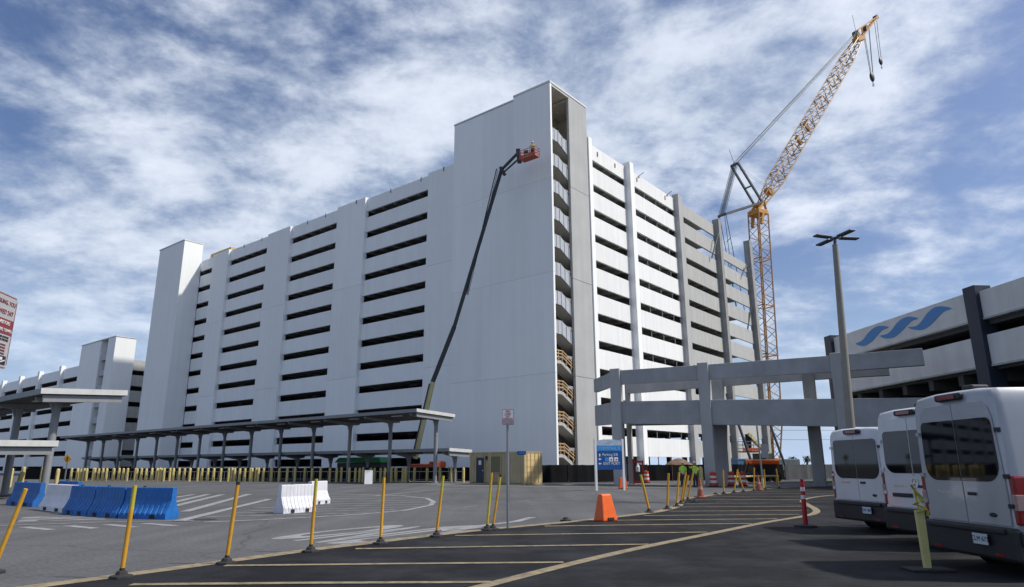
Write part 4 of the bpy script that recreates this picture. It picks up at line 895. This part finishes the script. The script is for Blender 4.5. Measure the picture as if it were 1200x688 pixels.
for sy in (-.85, .85):
    b.cyl((-5.7, sy, 61.6), (42.3, sy * .7, 107.9), .075, n=5); b.cyl((-5.5, sy * .8, 61.9), (43.2, sy * .5, 109.2), .055, n=5)
    for k in range(5): b.cyl((-5.7, sy * (1 - .35 * k), 61.4), (-10.6, sy * (1 - .35 * k), 49.7), .06, n=4)
    b.cyl((-10.4, sy, 49.4), (-7.6, sy, 30), .07, n=5); b.cyl((-10.8, sy, 49.4), (-9.9, sy, 30), .06, n=5)
    b.cyl((-5.4, sy * .3, 61.3), (4.5, sy * .3, 58.0), .03, n=4)
b.bar((-9.9, -.9, 44.5), (-8.9, .9, 44.5), .1); b.bar((-9.7, -.9, 39.5), (-8.3, .9, 39.5), .1); b.build('pendant_lines', craned, cr)
b = MB(); b.box(-.0, .01, 0, .01, 0, .01)
jh = MB()
for sy in (-1, 1):
    jh.bar((43.0, .75 * sy, 106.3), (53.6, .5 * sy, 117.4), .28); jh.bar((43.2, .75 * sy, 109.6), (53.6, .5 * sy, 117.6), .22)
    for k in range(6):
        t_ = k / 5; lo = Vector((43.0, .75 * sy, 106.3)).lerp(Vector((53.6, .5 * sy, 117.4)), t_); hi = Vector((43.2, .75 * sy, 109.6)).lerp(Vector((53.6, .5 * sy, 117.6)), t_)
        jh.bar(lo, hi, .18)
jh.bar((42.6, 0, 107.0), (46, 0, 108.6), 1.5, 1.2); jh.build('jib_head', craney, cr)
for sx_, sz_, sr_ in ((43.4, 108.8, 1.0), (53.4, 117.4, .6), (47.8, 112.2, .8)): MB().cyl((sx_, -.5, sz_), (sx_, .5, sz_), sr_, n=14).build('sheave', craned, cr)
for (x, z, tx, tz, s, n_) in ((47.56, 97.8, 47.2, 111.2, 1.25, 3), (52.5, 103.9, 53.1, 116.6, 1.0, 2)):
    b = MB(); b.lathe([(.1, -1.1), (.35, -1.0), (.62, -.5), (.68, 0), (.55, .6), (.3, 1.0), (.08, 1.15)], 12); b.v = [(x + p[0] * s, p[1] * s * .5, z + p[2] * s) for p in b.v]; hb = b.build('hook_block', black, cr, smooth=True)
    b = MB(); pts = [(0, -1.1), (0, -1.5), (.3, -1.75), (.25, -2.05), (-.05, -2.15), (-.3, -1.95)]
    for p, q in zip(pts[:-1], pts[1:]): b.cyl((x + p[0] * s, 0, z + p[1] * s), (x + q[0] * s, 0, z + q[1] * s), .09 * s, n=6)
    b.build('hook', steel, hb)
    b = MB()
    for dx in ((-.5, -.1, .45, .6) if n_ == 3 else (-.45, .4)): b.cyl((x + dx, 0, z + .4), (tx + dx * 1.3 + (1.6 if dx > 0 and n_ == 3 else 0), 0, tz + (1.5 if dx > 0 and n_ == 3 else 0)), .07, n=5)
    b.build('hoist_rope', craned, cr)
MB().box(-7.5, 1.5, -2.6, 2.6, 1.1, 2.5).build('upper_works', craned, cr, bevel=.15); MB().box(-9.5, -7.4, -2.6, 2.6, 1.2, 2.6).build('counterweight', craned, cr, bevel=.1)
MB().box(.2, 2.2, 1.2, 2.6, 1.2, 2.6).build('cab', vwhite, cr, bevel=.1)
for sy in (-1, 1): MB().box(-6, 3.5, sy * 3.2 - .6, sy * 3.2 + .6, 0, 1.35).build('crawler_track', black, cr, bevel=.3)

# ------------------------------------------------------------------ people
def person(x, y, rz, label, pose='stand', z0=0.0, top=hiv, hat=signw, scale=1.0):
    t = thing('person', label, 'person', (x, y, z0), rz)
    V = {'pelvis': (0, 0, .95, .135), 'waist': (0, .0, 1.08, .125), 'chest': (0, .0, 1.32, .15), 'neck': (0, .0, 1.50, .058), 'head0': (0, .012, 1.575, .066), 'head': (0, .022, 1.66, .095), 'crown': (0, .01, 1.74, .075), 'nose': (0, .115, 1.645, .014)}
    E = [('pelvis', 'waist'), ('waist', 'chest'), ('chest', 'neck'), ('neck', 'head0'), ('head0', 'head'), ('head', 'crown'), ('head', 'nose')]
    for s, sn in ((-1, 'l'), (1, 'r')):
        el = (s * .25, .02, 1.16); wr = (s * .24, .13, .94) if pose == 'stand' else (s * .16, .34, 1.18)
        if pose == 'point' and s == 1: el = (.42, .1, 1.34); wr = (.60, .26, 1.40)
        V.update({sn + 'sh': (s * .185, 0, 1.40, .062), sn + 'el': (*el, .043), sn + 'wr': (*wr, .028), sn + 'hip': (s * .095, 0, .88, .095), sn + 'kn': (s * .115, .03, .49, .06), sn + 'an': (s * .125, -.01, .09, .042), sn + 'to': (s * .14, .16, .045, .036), sn + 'ear': (s * .098, .01, 1.65, .016)})
        E += [('chest', sn + 'sh'), (sn + 'sh', sn + 'el'), (sn + 'el', sn + 'wr'), ('pelvis', sn + 'hip'), (sn + 'hip', sn + 'kn'), (sn + 'kn', sn + 'an'), (sn + 'an', sn + 'to'), ('head', sn + 'ear')]
        w = Vector(wr); d = (w - Vector(el)).normalized(); sd_ = d.cross(Vector((0, 1, .3))).normalized(); pm = w + d * .07
        V[sn + 'pm'] = (*pm, .03); E.append((sn + 'wr', sn + 'pm'))
        for f in range(4):
            k = w + d * .09 + sd_ * (f - 1.5) * .021; tip = k + d * (.06, .07, .065, .05)[f] + Vector((0, -.02, 0)); nm = sn + 'f%d' % f
            V[nm + 'a'] = (*k, .010); V[nm + 'b'] = (*tip, .008); E += [(sn + 'pm', nm + 'a'), (nm + 'a', nm + 'b')]
        th = w + d * .04 - sd_ * .035; V[sn + 'tha'] = (*th, .011); V[sn + 'thb'] = (*(th + d * .045 - sd_ * .015), .009); E += [(sn + 'wr', sn + 'tha'), (sn + 'tha', sn + 'thb')]
    ks = list(V); me = bpy.data.meshes.new('body'); me.from_pydata([V[k][:3] for k in ks], [(ks.index(a), ks.index(b)) for a, b in E], [])
    o = bpy.data.objects.new('body', me); COL.objects.link(o); o.parent = t; me.materials.append(skin)
    sk_ = o.modifiers.new('skin', 'SKIN'); sk_.use_smooth_shade = True
    if not me.skin_vertices: return t
    for i, k in enumerate(ks): r_ = V[k][3]; me.skin_vertices[0].data[i].radius = (r_, r_)
    me.skin_vertices[0].data[0].use_root = True; o.modifiers.new('sub', 'SUBSURF').levels = 1; o.modifiers['sub'].render_levels = 1
    # trousers: tapered tubes round each leg, joined at the hips
    b = MB()
    for s in (-1, 1):
        P = [(s * .09, 0, .98, .125), (s * .1, 0, .80, .115), (s * .115, .03, .49, .085), (s * .125, -.005, .12, .075)]
        for p, q in zip(P[:-1], P[1:]): b.cyl(p[:3], q[:3], p[3], q[3], n=12, cap=True)
    b.build('trousers', cloth, t, smooth=True)
    b = MB(); pr = [(.175, .90), (.17, 1.05), (.195, 1.25), (.20, 1.38), (.13, 1.47), (.075, 1.50)]; b.lathe(pr, 16); b.v = [(p[0] * 1.08, p[1] * .72, p[2]) for p in b.v]
    vb = b.build('safety_vest', top, t, smooth=True)
    b = MB()
    for z in (1.02, 1.2): b.lathe([(.188, z), (.194, z + .05)], 16)
    b.v = [(p[0] * 1.09, p[1] * .74, p[2]) for p in b.v]; b.build('reflective_stripe', refl, vb)
    b = MB()
    for s, sn in ((-1, 'l'), (1, 'r')): b.cyl(V[sn + 'sh'][:3], V[sn + 'el'][:3], .072, .058, n=10)
    b.build('sleeves', top, t, smooth=True)
    b = MB(); b.lathe([(.145, 1.70), (.125, 1.705), (.12, 1.76), (.09, 1.82), (0, 1.84)], 16, (0, .015, 0)); b.build('hard_hat', hat, t, smooth=True)
    b = MB()
    for s in (-1, 1): b.box(s * .035 - .012, s * .035 + .012, .108, .116, 1.664, 1.674)
    b.box(-.025, .025, .104, .112, 1.603, 1.609); b.build('face_features', ink, t)
    for s in (-1, 1): MB().box(s * .13 - .05, s * .13 + .05, -.07, .20, 0, .10).build('boot', black, t, bevel=.03)
    return t
person(12.6, 51.6, R(160), 'worker in lime hi-vis vest and white helmet, left of the two by the fence', 'stand'); person(13.25, 50.7, R(200), 'worker in lime hi-vis vest nearest the ramp column, right of the two', 'point')

# ------------------------------------------------------------------ boom lift at the tower
def boomlift(name, label, base, pts, widths, mats_, basket, rz, bodycol, bscale=1.0, bdir=None):
    t = thing(name, label, 'boom lift', base, rz)
    B = Vector(base); c, s = math.cos(rz), math.sin(rz)
    MB().box(-2.2, 2.2, -1.1, 1.1, .55, 1.15).build('chassis', black, t, bevel=.08)
    for x in (-1.6, 1.6):
        for y in (-1.15, 1.15): MB().cyl((x, y - .2, .52), (x, y + .2, .52), .52, n=18).build('wheel', rub, t)
    MB().box(-2.3, 1.4, -1.0, 1.0, 1.2, 1.75).build('turntable', bodycol, t, bevel=.15); MB().box(-2.6, -1.7, -.9, .9, 1.3, 2.02).build('counterweight', bodycol, t, bevel=.15)
    for i, (p, q) in enumerate(zip(pts[:-1], pts[1:])):
        if widths[i] is None: continue
        MB().bar(p, q, widths[i] * .8, widths[i]).build('boom_section', mats_[i], t, world=True, bevel=.03)
    return t
e = [ab(15.0, -6.0, 2.3), ab(13.0, -5.0, 12.6), ab(8.9, -3.6, 21.4), ab(5.35, -2.6, 35.35)]
p = [e[0], e[1]]
bt = boomlift('boom_lift', 'orange boom lift with long black boom raised to the top of the stair tower', tuple(ab(13.4, -6.2)), [e[0], e[0].lerp(e[1], .82), e[1].lerp(e[2], .5), e[3]], [.50, .44, .36], [boomc, boomb, boomb], None, GRZ + R(90), lifto)
b = MB(); b.bar(e[0] + Vector((-.30, -.18, .1)), e[0].lerp(e[1], .80) + Vector((-.30, -.18, 0)), .16, .12); b.build('boom_hose_track', boomb, bt, world=True)
b = MB(); off = Vector((-.45, 0, .1)); b.cyl(e[1].lerp(e[2], .9) + off * .5, e[3] + off * 1.3, .06, n=6)
b.cyl(e[1].lerp(e[2], .9) + off * .2, e[3] + off * .9, .035, n=6); b.build('hydraulic_hose', boomb, bt, world=True)
j0 = e[3]; j1 = ab(2.85, -2.6, 36.75); k0 = ab(5.0, -2.6, 34.95); k1 = ab(2.75, -2.6, 35.95)
b = MB(); b.bar(j0, j1, .22, .26); b.bar(k0, k1, .14, .16); b.bar(j0 + Vector((-.1, 0, .3)), k0 + Vector((.1, 0, -.35)), .4, .34); b.bar(j1 + Vector((0, 0, .45)), k1 + Vector((.1, 0, -.5)), .34, .5); b.build('jib_arm', boomb, bt, world=True)
def basket(t, c, ux, uy, L, W, zf, mat=lifto, rail=lifto):
    # c centre of floor, ux/uy unit vectors
    def pt(a, b_, z): return c + ux * a + uy * b_ + Vector((0, 0, z))
    f = MB(); vs = [pt(a, b_, z) for z in (0, .14) for a, b_ in ((-L / 2, -W / 2), (L / 2, -W / 2), (L / 2, W / 2), (-L / 2, W / 2))]
    f.add(vs, [(3, 2, 1, 0), (4, 5, 6, 7), (0, 1, 5, 4), (1, 2, 6, 5), (2, 3, 7, 6), (3, 0, 4, 7)]); fl = f.build('basket_floor', mat, t, world=True)
    r_ = MB()
    for z in (.38, .75, 1.1):
        cs = [pt(-L / 2, -W / 2, z), pt(L / 2, -W / 2, z), pt(L / 2, W / 2, z), pt(-L / 2, W / 2, z)]
        for i in range(4): r_.bar(cs[i], cs[(i + 1) % 4], .05)
    for a in (-L / 2, -L / 6, L / 6, L / 2):
        for b_ in (-W / 2, W / 2): r_.bar(pt(a, b_, 0), pt(a, b_, 1.1), .045)
    r_.build('basket_rail', rail, t, world=True)
    MB().bar(pt(-L / 2, -W / 2 - .03, .3), pt(L / 2, -W / 2 - .03, .3), .04, .28).build('toe_board', mat, t, world=True)
    MB().box(-.2, .2, -.1, .1, 0, .3)
    b = MB(); q = pt(-L * .25, -W * .3, .85); b.bar(q, q + ux * .5, .22, .3); b.build('control_box', boomb, t, world=True)
bc = ab(1.25, -2.5, 35.55)
basket(bt, bc, (-GA).normalized(), GB.copy(), 2.2, .9, 0)
pw = person(bc.x + .35, bc.y - .35, R(150), 'worker in yellow vest standing in the raised lift basket', 'reach', z0=bc.z + .145, top=ly, hat=signw)

# second lift at the ramp
p0 = Vector((27.0, 74.3, 0))
bt2 = boomlift('boom_lift', 'far boom lift with cream boom and orange basket behind the ramp frame', tuple(p0), [Vector((26.7, 72.6, 2.6)), Vector((24.4, 71.2, 4.6))], [.4], [boomc], None, R(35), M('dark_green_cover', (0.03, 0.05, 0.035), .6))
basket(bt2, Vector((24.2, 71.0, 2.75)), Vector((.95, .3, 0)), Vector((-.3, .95, 0)), 1.9, .85, 0, rail=steel)
MB().bar((24.4, 71.3, 4.6), (24.3, 71.4, 2.9), .3, .6).build('jib_arm', boomb, bt2, world=True)
MB().box(-1.0, .4, -.8, .8, 1.76, 2.7).build('engine_cover', M('dark_green_cover', (0.03, 0.05, 0.035), .6), bt2)
# orange and dark plant in front of it
t = thing('compact_loader', 'small orange machine behind the far delineators and cone', 'construction machine', (22.7, 63.4, 0), R(10))
MB().box(-1.3, 1.5, -.6, .6, 1.55, 2.0).build('hood', orange, t, bevel=.12); MB().box(-1.1, 1.2, -.55, .55, .5, 1.54).build('body', black, t, bevel=.05)
for x in (-.8, .9):
    for y in (-.7, .7): MB().cyl((x, y - .15, .45), (x, y + .15, .45), .45, n=16).build('wheel', rub, t)
MB().bar((-1.3, 0, 1.7), (-1.9, 0, .4), .12).build('lift_arm', black, t)
t = thing('material_container', 'faded blue box container behind the black fence right of the ramp column', 'container', (26.4, 80.2, 0), R(20))
MB().box(-1.5, 1.5, -1.2, 1.2, 0, 2.1).build('body', bluetarp, t, bevel=.04); MB().box(-1.55, 1.55, -1.25, 1.25, 2.101, 2.2).build('roof', M('pale_blue_roof', (0.12, 0.25, 0.36), .6), t)
for x in (-1.5, -.1, 1.3): MB().box(x, x + .2, -1.26, -1.2, .1, 2.05).build('rib', bluetarp, t)
# green tarp cover and lumps behind the black fence
t = thing('covered_stack', 'stack under a green tarp behind the bollards', 'covered stack', (-17.0, 78.6, 0), R(-20))
MB().box(-2.8, 2.8, -.8, .8, 0, 1.9).build('stack', black, t, bevel=.05); MB().prism([(-3, 1.92), (3, 1.92), (2.7, 2.5), (-2.5, 2.45)], lambda x, z: (x, -1, z), lambda x, z: (x, 1, z)).build('tarp', greenm, t)
o = MB().lathe([(3.2, 0), (2.4, .8), (1.4, 1.7), (.5, 2.2), (0, 2.3)], 18).build('dirt_pile', dirt, smooth=True); o.location = (19.0, 79.5, 0); tag(o, 'brown dirt pile behind the black fence near the workers', 'dirt pile')
# utility pole and wires far right
t = thing('utility_line', 'thin power lines crossing the sky beyond the ramp', 'power line', (60, 200, 0))
for x in (36, 110): MB().cyl((x, 200, 0), (x, 200, 11.6), .18, .12, n=8).build('pole', trunkm, t, world=True)
for z in (11.3, 8.6): MB().cyl((36, 200, z), (110, 200, z - .3), .05, n=4).build('wire', black, t, world=True)
# palms beyond the fence
def palm(x, y, h, l):
    t = thing('palm_tree', l, 'palm tree', (x, y, 0)); MB().cyl((0, 0, 0), (.2, 0, h), .28, .2, n=8).build('trunk', trunkm, t)
    b = MB()
    for i in range(26):
        a = i * 2.399; el = .9 - i * .065; L = random.uniform(1.1, 1.6); pr = Vector((.2, 0, h)); d = Vector((math.cos(a) * math.cos(el), math.sin(a) * math.cos(el), math.sin(el)))
        sd_ = d.cross(Vector((0, 0, 1))).normalized() * .28
        for k in range(5):
            nx = pr + d * (L / 5); b.add([pr - sd_, pr + sd_, nx + sd_ * .8, nx - sd_ * .8], [(0, 1, 2, 3)]); pr = nx; d = (d + Vector((0, 0, -.32))).normalized(); sd_ *= .85
    b.build('crown', leafm, t)
palm(64.3, 160, 2.9, 'small dark palm beyond the grey fence, left of two'); palm(66.8, 158, 3.0, 'small dark palm beyond the grey fence, right of two')
# fire hydrant-like posts near grass: none in view

# ------------------------------------------------------------------ vans
def van(label, PR, rz, H, paint, win, rails, kind):
    t = thing('parked_van', label, 'van', (PR[0], PR[1], .006), rz, 'passenger vans parked in a row')
    Wd = 2.04; cy = Wd / 2      # local: x forward, y from right side (0) to left side (Wd)
    ringp = [(.90, 0), (.975, .05), (1, .17), (1, .36), (.994, .46), (.985, .60), (.97, .78), (.957, .88), (.93, .945), (.86, .985), (.5, .998), (0, 1.0)]
    full = [(u, v) for u, v in ringp] + [(-u, v) for u, v in reversed(ringp[:-1])]
    st = [(.0, .965, H - .07, .44), (.03, .985, H - .03, .42), (.12, 1, H, .40), (2.0, 1, H + .015, .38), (3.85, 1, H - .02, .38), (4.35, .98, H - .22, .38), (4.95, .955, 1.62, .36), (5.15, .95, 1.38, .36), (5.7, .93, 1.12, .34), (5.93, .86, .95, .34), (5.98, .80, .6, .36)]
    vs = []; n = len(full)
    for x, k, zt, zb in st:
        for u, v in full: vs.append((x, cy + u * k * Wd / 2, zb + (zt - zb) * v))
    fs = [(i * n + (j + 1) % n, i * n + j, (i + 1) * n + j, (i + 1) * n + (j + 1) % n) for i in range(len(st) - 1) for j in range(n)]
    fs += [tuple(range(n)), tuple(reversed([(len(st) - 1) * n + j for j in range(n)]))]
    MB().add(vs, fs).build('body', paint, t, smooth=True)
    w0, w1 = win; zb, zt = .72, H - .20
    def edge(z):   # half width of the body at height z
        v = (z - .42) / (H - .07 - .42)
        for (u0, v0), (u1, v1) in zip(ringp[:-1], ringp[1:]):
            if v0 <= v <= v1: return (u0 + (u1 - u0) * (v - v0) / max(v1 - v0, 1e-6)) * .965 * cy
        return .8
    for s in (-1, 1):
        pts = [(.008, zb), (edge(zb) - .11, zb)] + [(edge(z) - .10 - .03 * max(0, (z - 1.5)), z) for z in (1.0, 1.4, 1.7, 2.0, zt - .25)] + [(edge(zt - .25) - .17, zt - .10), (edge(zt - .25) - .30, zt - .01), (.008, zt)]
        pp = [(cy + s * a, z) for a, z in pts]
        if s < 0: pp = pp[::-1]
        d = MB().prism(pp[::-1], lambda y, z: (-.022, y, z), lambda y, z: (.01, y, z)).build('rear_door', paint, t, bevel=.008)
        inn = .012 if kind == 'transit' else .02
        a0, a1 = sorted((cy + s * inn, cy + s * (edge(w0) - .155)))
        rs = (.02, .26, .10, .02) if s > 0 else (.26, .02, .02, .10)
        q = rrect(a0, a1, w0, w1, rs)
        # lean the outer edge in with the body
        q = [(y if abs(y - cy) < .1 else cy + (y - cy) * (1 - .03 * (z - w0)), z) for y, z in q]
        MB().prism(q[::-1], lambda y, z: (-.030, y, z), lambda y, z: (-.0225, y, z)).build('rear_window', glass, d)
        for z in (zb + .25, w0 + .05, w1 - .22):
            yy = cy + s * (edge(z) - .05); MB().box(-.04, .0, yy - .045, yy + .045, z, z + .06).build('hinge', (vblack if s < 0 else paint) if kind == 'transit' else paint, d)
        # tail lamp wrapping the corner
        y0, y1 = (cy + .93, cy + 1.03) if s > 0 else (cy - 1.03, cy - .93)
        lz0, lz1 = .74, 1.42
        tl = MB().box(-.012, .24, y0, y1, lz0, lz1).build('tail_lamp', tred, t, bevel=.03)
        MB().box(-.018, .17, y0 + (.0 if s > 0 else -.006), y1 + (.006 if s > 0 else 0), lz0 + .20, lz0 + .42).build('clear_lens', tclr, tl, bevel=.01)
        MB().box(-.012, .3, cy + s * 1.0 - .035, cy + s * 1.0 + .035, .46, .66).build('bumper_corner', paint if kind != 'transit' else vblack, t, bevel=.03)
        # side windows and arches
        ys = Wd + .0 if s > 0 else 0.0
        for x0, x1 in ((.45, 1.45), (1.55, 2.55), (2.65, 3.75)):
            qq = rrect(x0, x1, w0 + .08, w1 - .02, (.08,) * 4)
            def side(x, z, o):
                v = (z - .40) / (H - .40); e_ = 1
                for (u0, v0), (u1, v1) in zip(ringp[:-1], ringp[1:]):
                    if v0 <= v <= v1: e_ = u0 + (u1 - u0) * (v - v0) / max(v1 - v0, 1e-6)
                return (x, cy + s * (e_ * cy + o), z)
            MB().prism(qq if s < 0 else qq[::-1], lambda x, z: side(x, z, .010), lambda x, z: side(x, z, -.02)).build('side_window', glass, t)
        for wx in (1.15, 4.75):
            MB().cyl((wx, cy + s * 1.0, .40), (wx, cy + s * 1.026, .40), .47, n=24).build('wheel_arch', vblack, t)
            wl = MB().cyl((wx, cy + s * .76, .345), (wx, cy + s * 1.035, .345), .345, n=28).build('wheel', rub, t)
            MB().cyl((wx, cy + s * 1.03, .345), (wx, cy + s * 1.045, .345), .20, n=20).build('rim', steel, wl)
        mrr = MB().box(4.55, 4.70, cy + s * 1.12 - .09, cy + s * 1.12 + .09, 1.35, 1.75).build('mirror', vblack, t, bevel=.03)
        MB().box(5.80, 5.985, cy + s * .68 - .17, cy + s * .68 + .17, .75, .98).build('headlight', tclr, t, bevel=.03)
    wsq = MB(); wsq.add([(4.36, cy - .76, H - .30), (4.36, cy + .76, H - .30), (4.99, cy + .86, 1.60), (4.99, cy - .86, 1.60)], [(3, 2, 1, 0)]); wsq.v = [(x + .03, y, z + .02) for x, y, z in wsq.v]; wsq.build('windshield', glass, t)
    MB().box(5.9, 6.02, .25, Wd - .25, .38, .70).build('grille', vblack, t, bevel=.03)
    bm = MB().box(-.10, .25, .03, Wd - .03, .24, .70).build('rear_bumper', vblack, t, bevel=.05)
    MB().box(-.14, -.02, .18, Wd - .18, .61, .69).build('bumper_step', vblack, bm, bevel=.02)
    for s in (-1, 1): MB().box(-.106, -.098, cy + s * .66 - .09, cy + s * .66 + .09, .30, .34).build('reflector', tred, bm)
    # centre brake lamp and plate
    MB().box(-.07, .12, cy - .30, cy + .12 + .18, H - .155, H - .045).build('brake_lamp_housing', vblack, t, bevel=.03)
    MB().box(-.082, -.068, cy - .20, cy + .20, H - .135, H - .07).build('brake_lamp', tred, t)
    pr = MB().box(-.045, -.023, cy - .28, cy - .10, 1.12, 1.17).build('door_handle', vblack, t, bevel=.01)
    pz = .44 if kind == 'transit' else .80
    px_ = -.145 if kind == 'transit' else -.035
    plate = MB().box(px_ - .012, px_, cy - .52, cy - .22, pz, pz + .15).build('number_plate', M('plate_white', (0.5, 0.55, 0.6), .4) if kind == 'transit' else paint, t)
    text('CLM 673' if H > 2.6 else 'PDR 48M', .095, ink if H > 2.6 else signb, plate, (px_ - .0135, cy - .37, pz + .075), (R(90), 0, R(-90)), name='plate_number')
    text('TRANSIT' if kind == 'transit' else 'SPRINTER', .065, chrome, t, (-.025, cy + .45, 1.14), (R(90), 0, R(-90)), name='badge_lettering', sx=1.4)
    if kind == 'transit':
        b = MB(); b.lathe([(0, 0), (.075, .0), (.065, .012), (0, .014)], 16); b.v = [(-.022 - z, cy - .55 + x * 1.1, .86 + y * .45) for x, y, z in b.v]; b.build('badge', vblack, t)
    else:
        b = MB()
        for i in range(20):
            a0, a1 = i * math.pi / 10, (i + 1) * math.pi / 10; b.bar((-.03, cy - .02 + .09 * math.cos(a0), 1.38 - .16 + .09 * math.sin(a0)), (-.03, cy - .02 + .09 * math.cos(a1), 1.22 + .09 * math.sin(a1)), .014)
        for k in range(3): a0 = math.pi / 2 + k * 2.0944; b.bar((-.03, cy - .02, 1.22), (-.03, cy - .02 + .085 * math.cos(a0), 1.22 + .085 * math.sin(a0)), .014)
        b.build('round_emblem', chrome, t); MB().box(-.045, -.023, cy + .1, cy + .7, .92, 1.0).build('handle_bar', vblack, t, bevel=.01)
    if H > 2.6:
        MB().box(.3, .6, cy - .12, cy + .12, H + .015, H + .10).build('roof_vent', vblack, t, bevel=.03)
    return t
van('silver high-roof passenger van, nearest, cut off by the right edge', (7.08, 9.9), R(2.8), 2.72, silver, (1.33, 2.26), 0, 'transit')
van('white high-roof van with round emblem, between the other two vans', (8.30, 13.2), R(7), 2.72, vwhite, (1.40, 2.26), 0, 'sprinter')
van('white lower van with blue plate at the left end of the van row', (8.72, 16.28), R(10), 2.47, vwhite, (1.24, 2.18), 0, 'transit')

for o in list(bpy.data.objects):
    if '_m' in o: del o['_m']
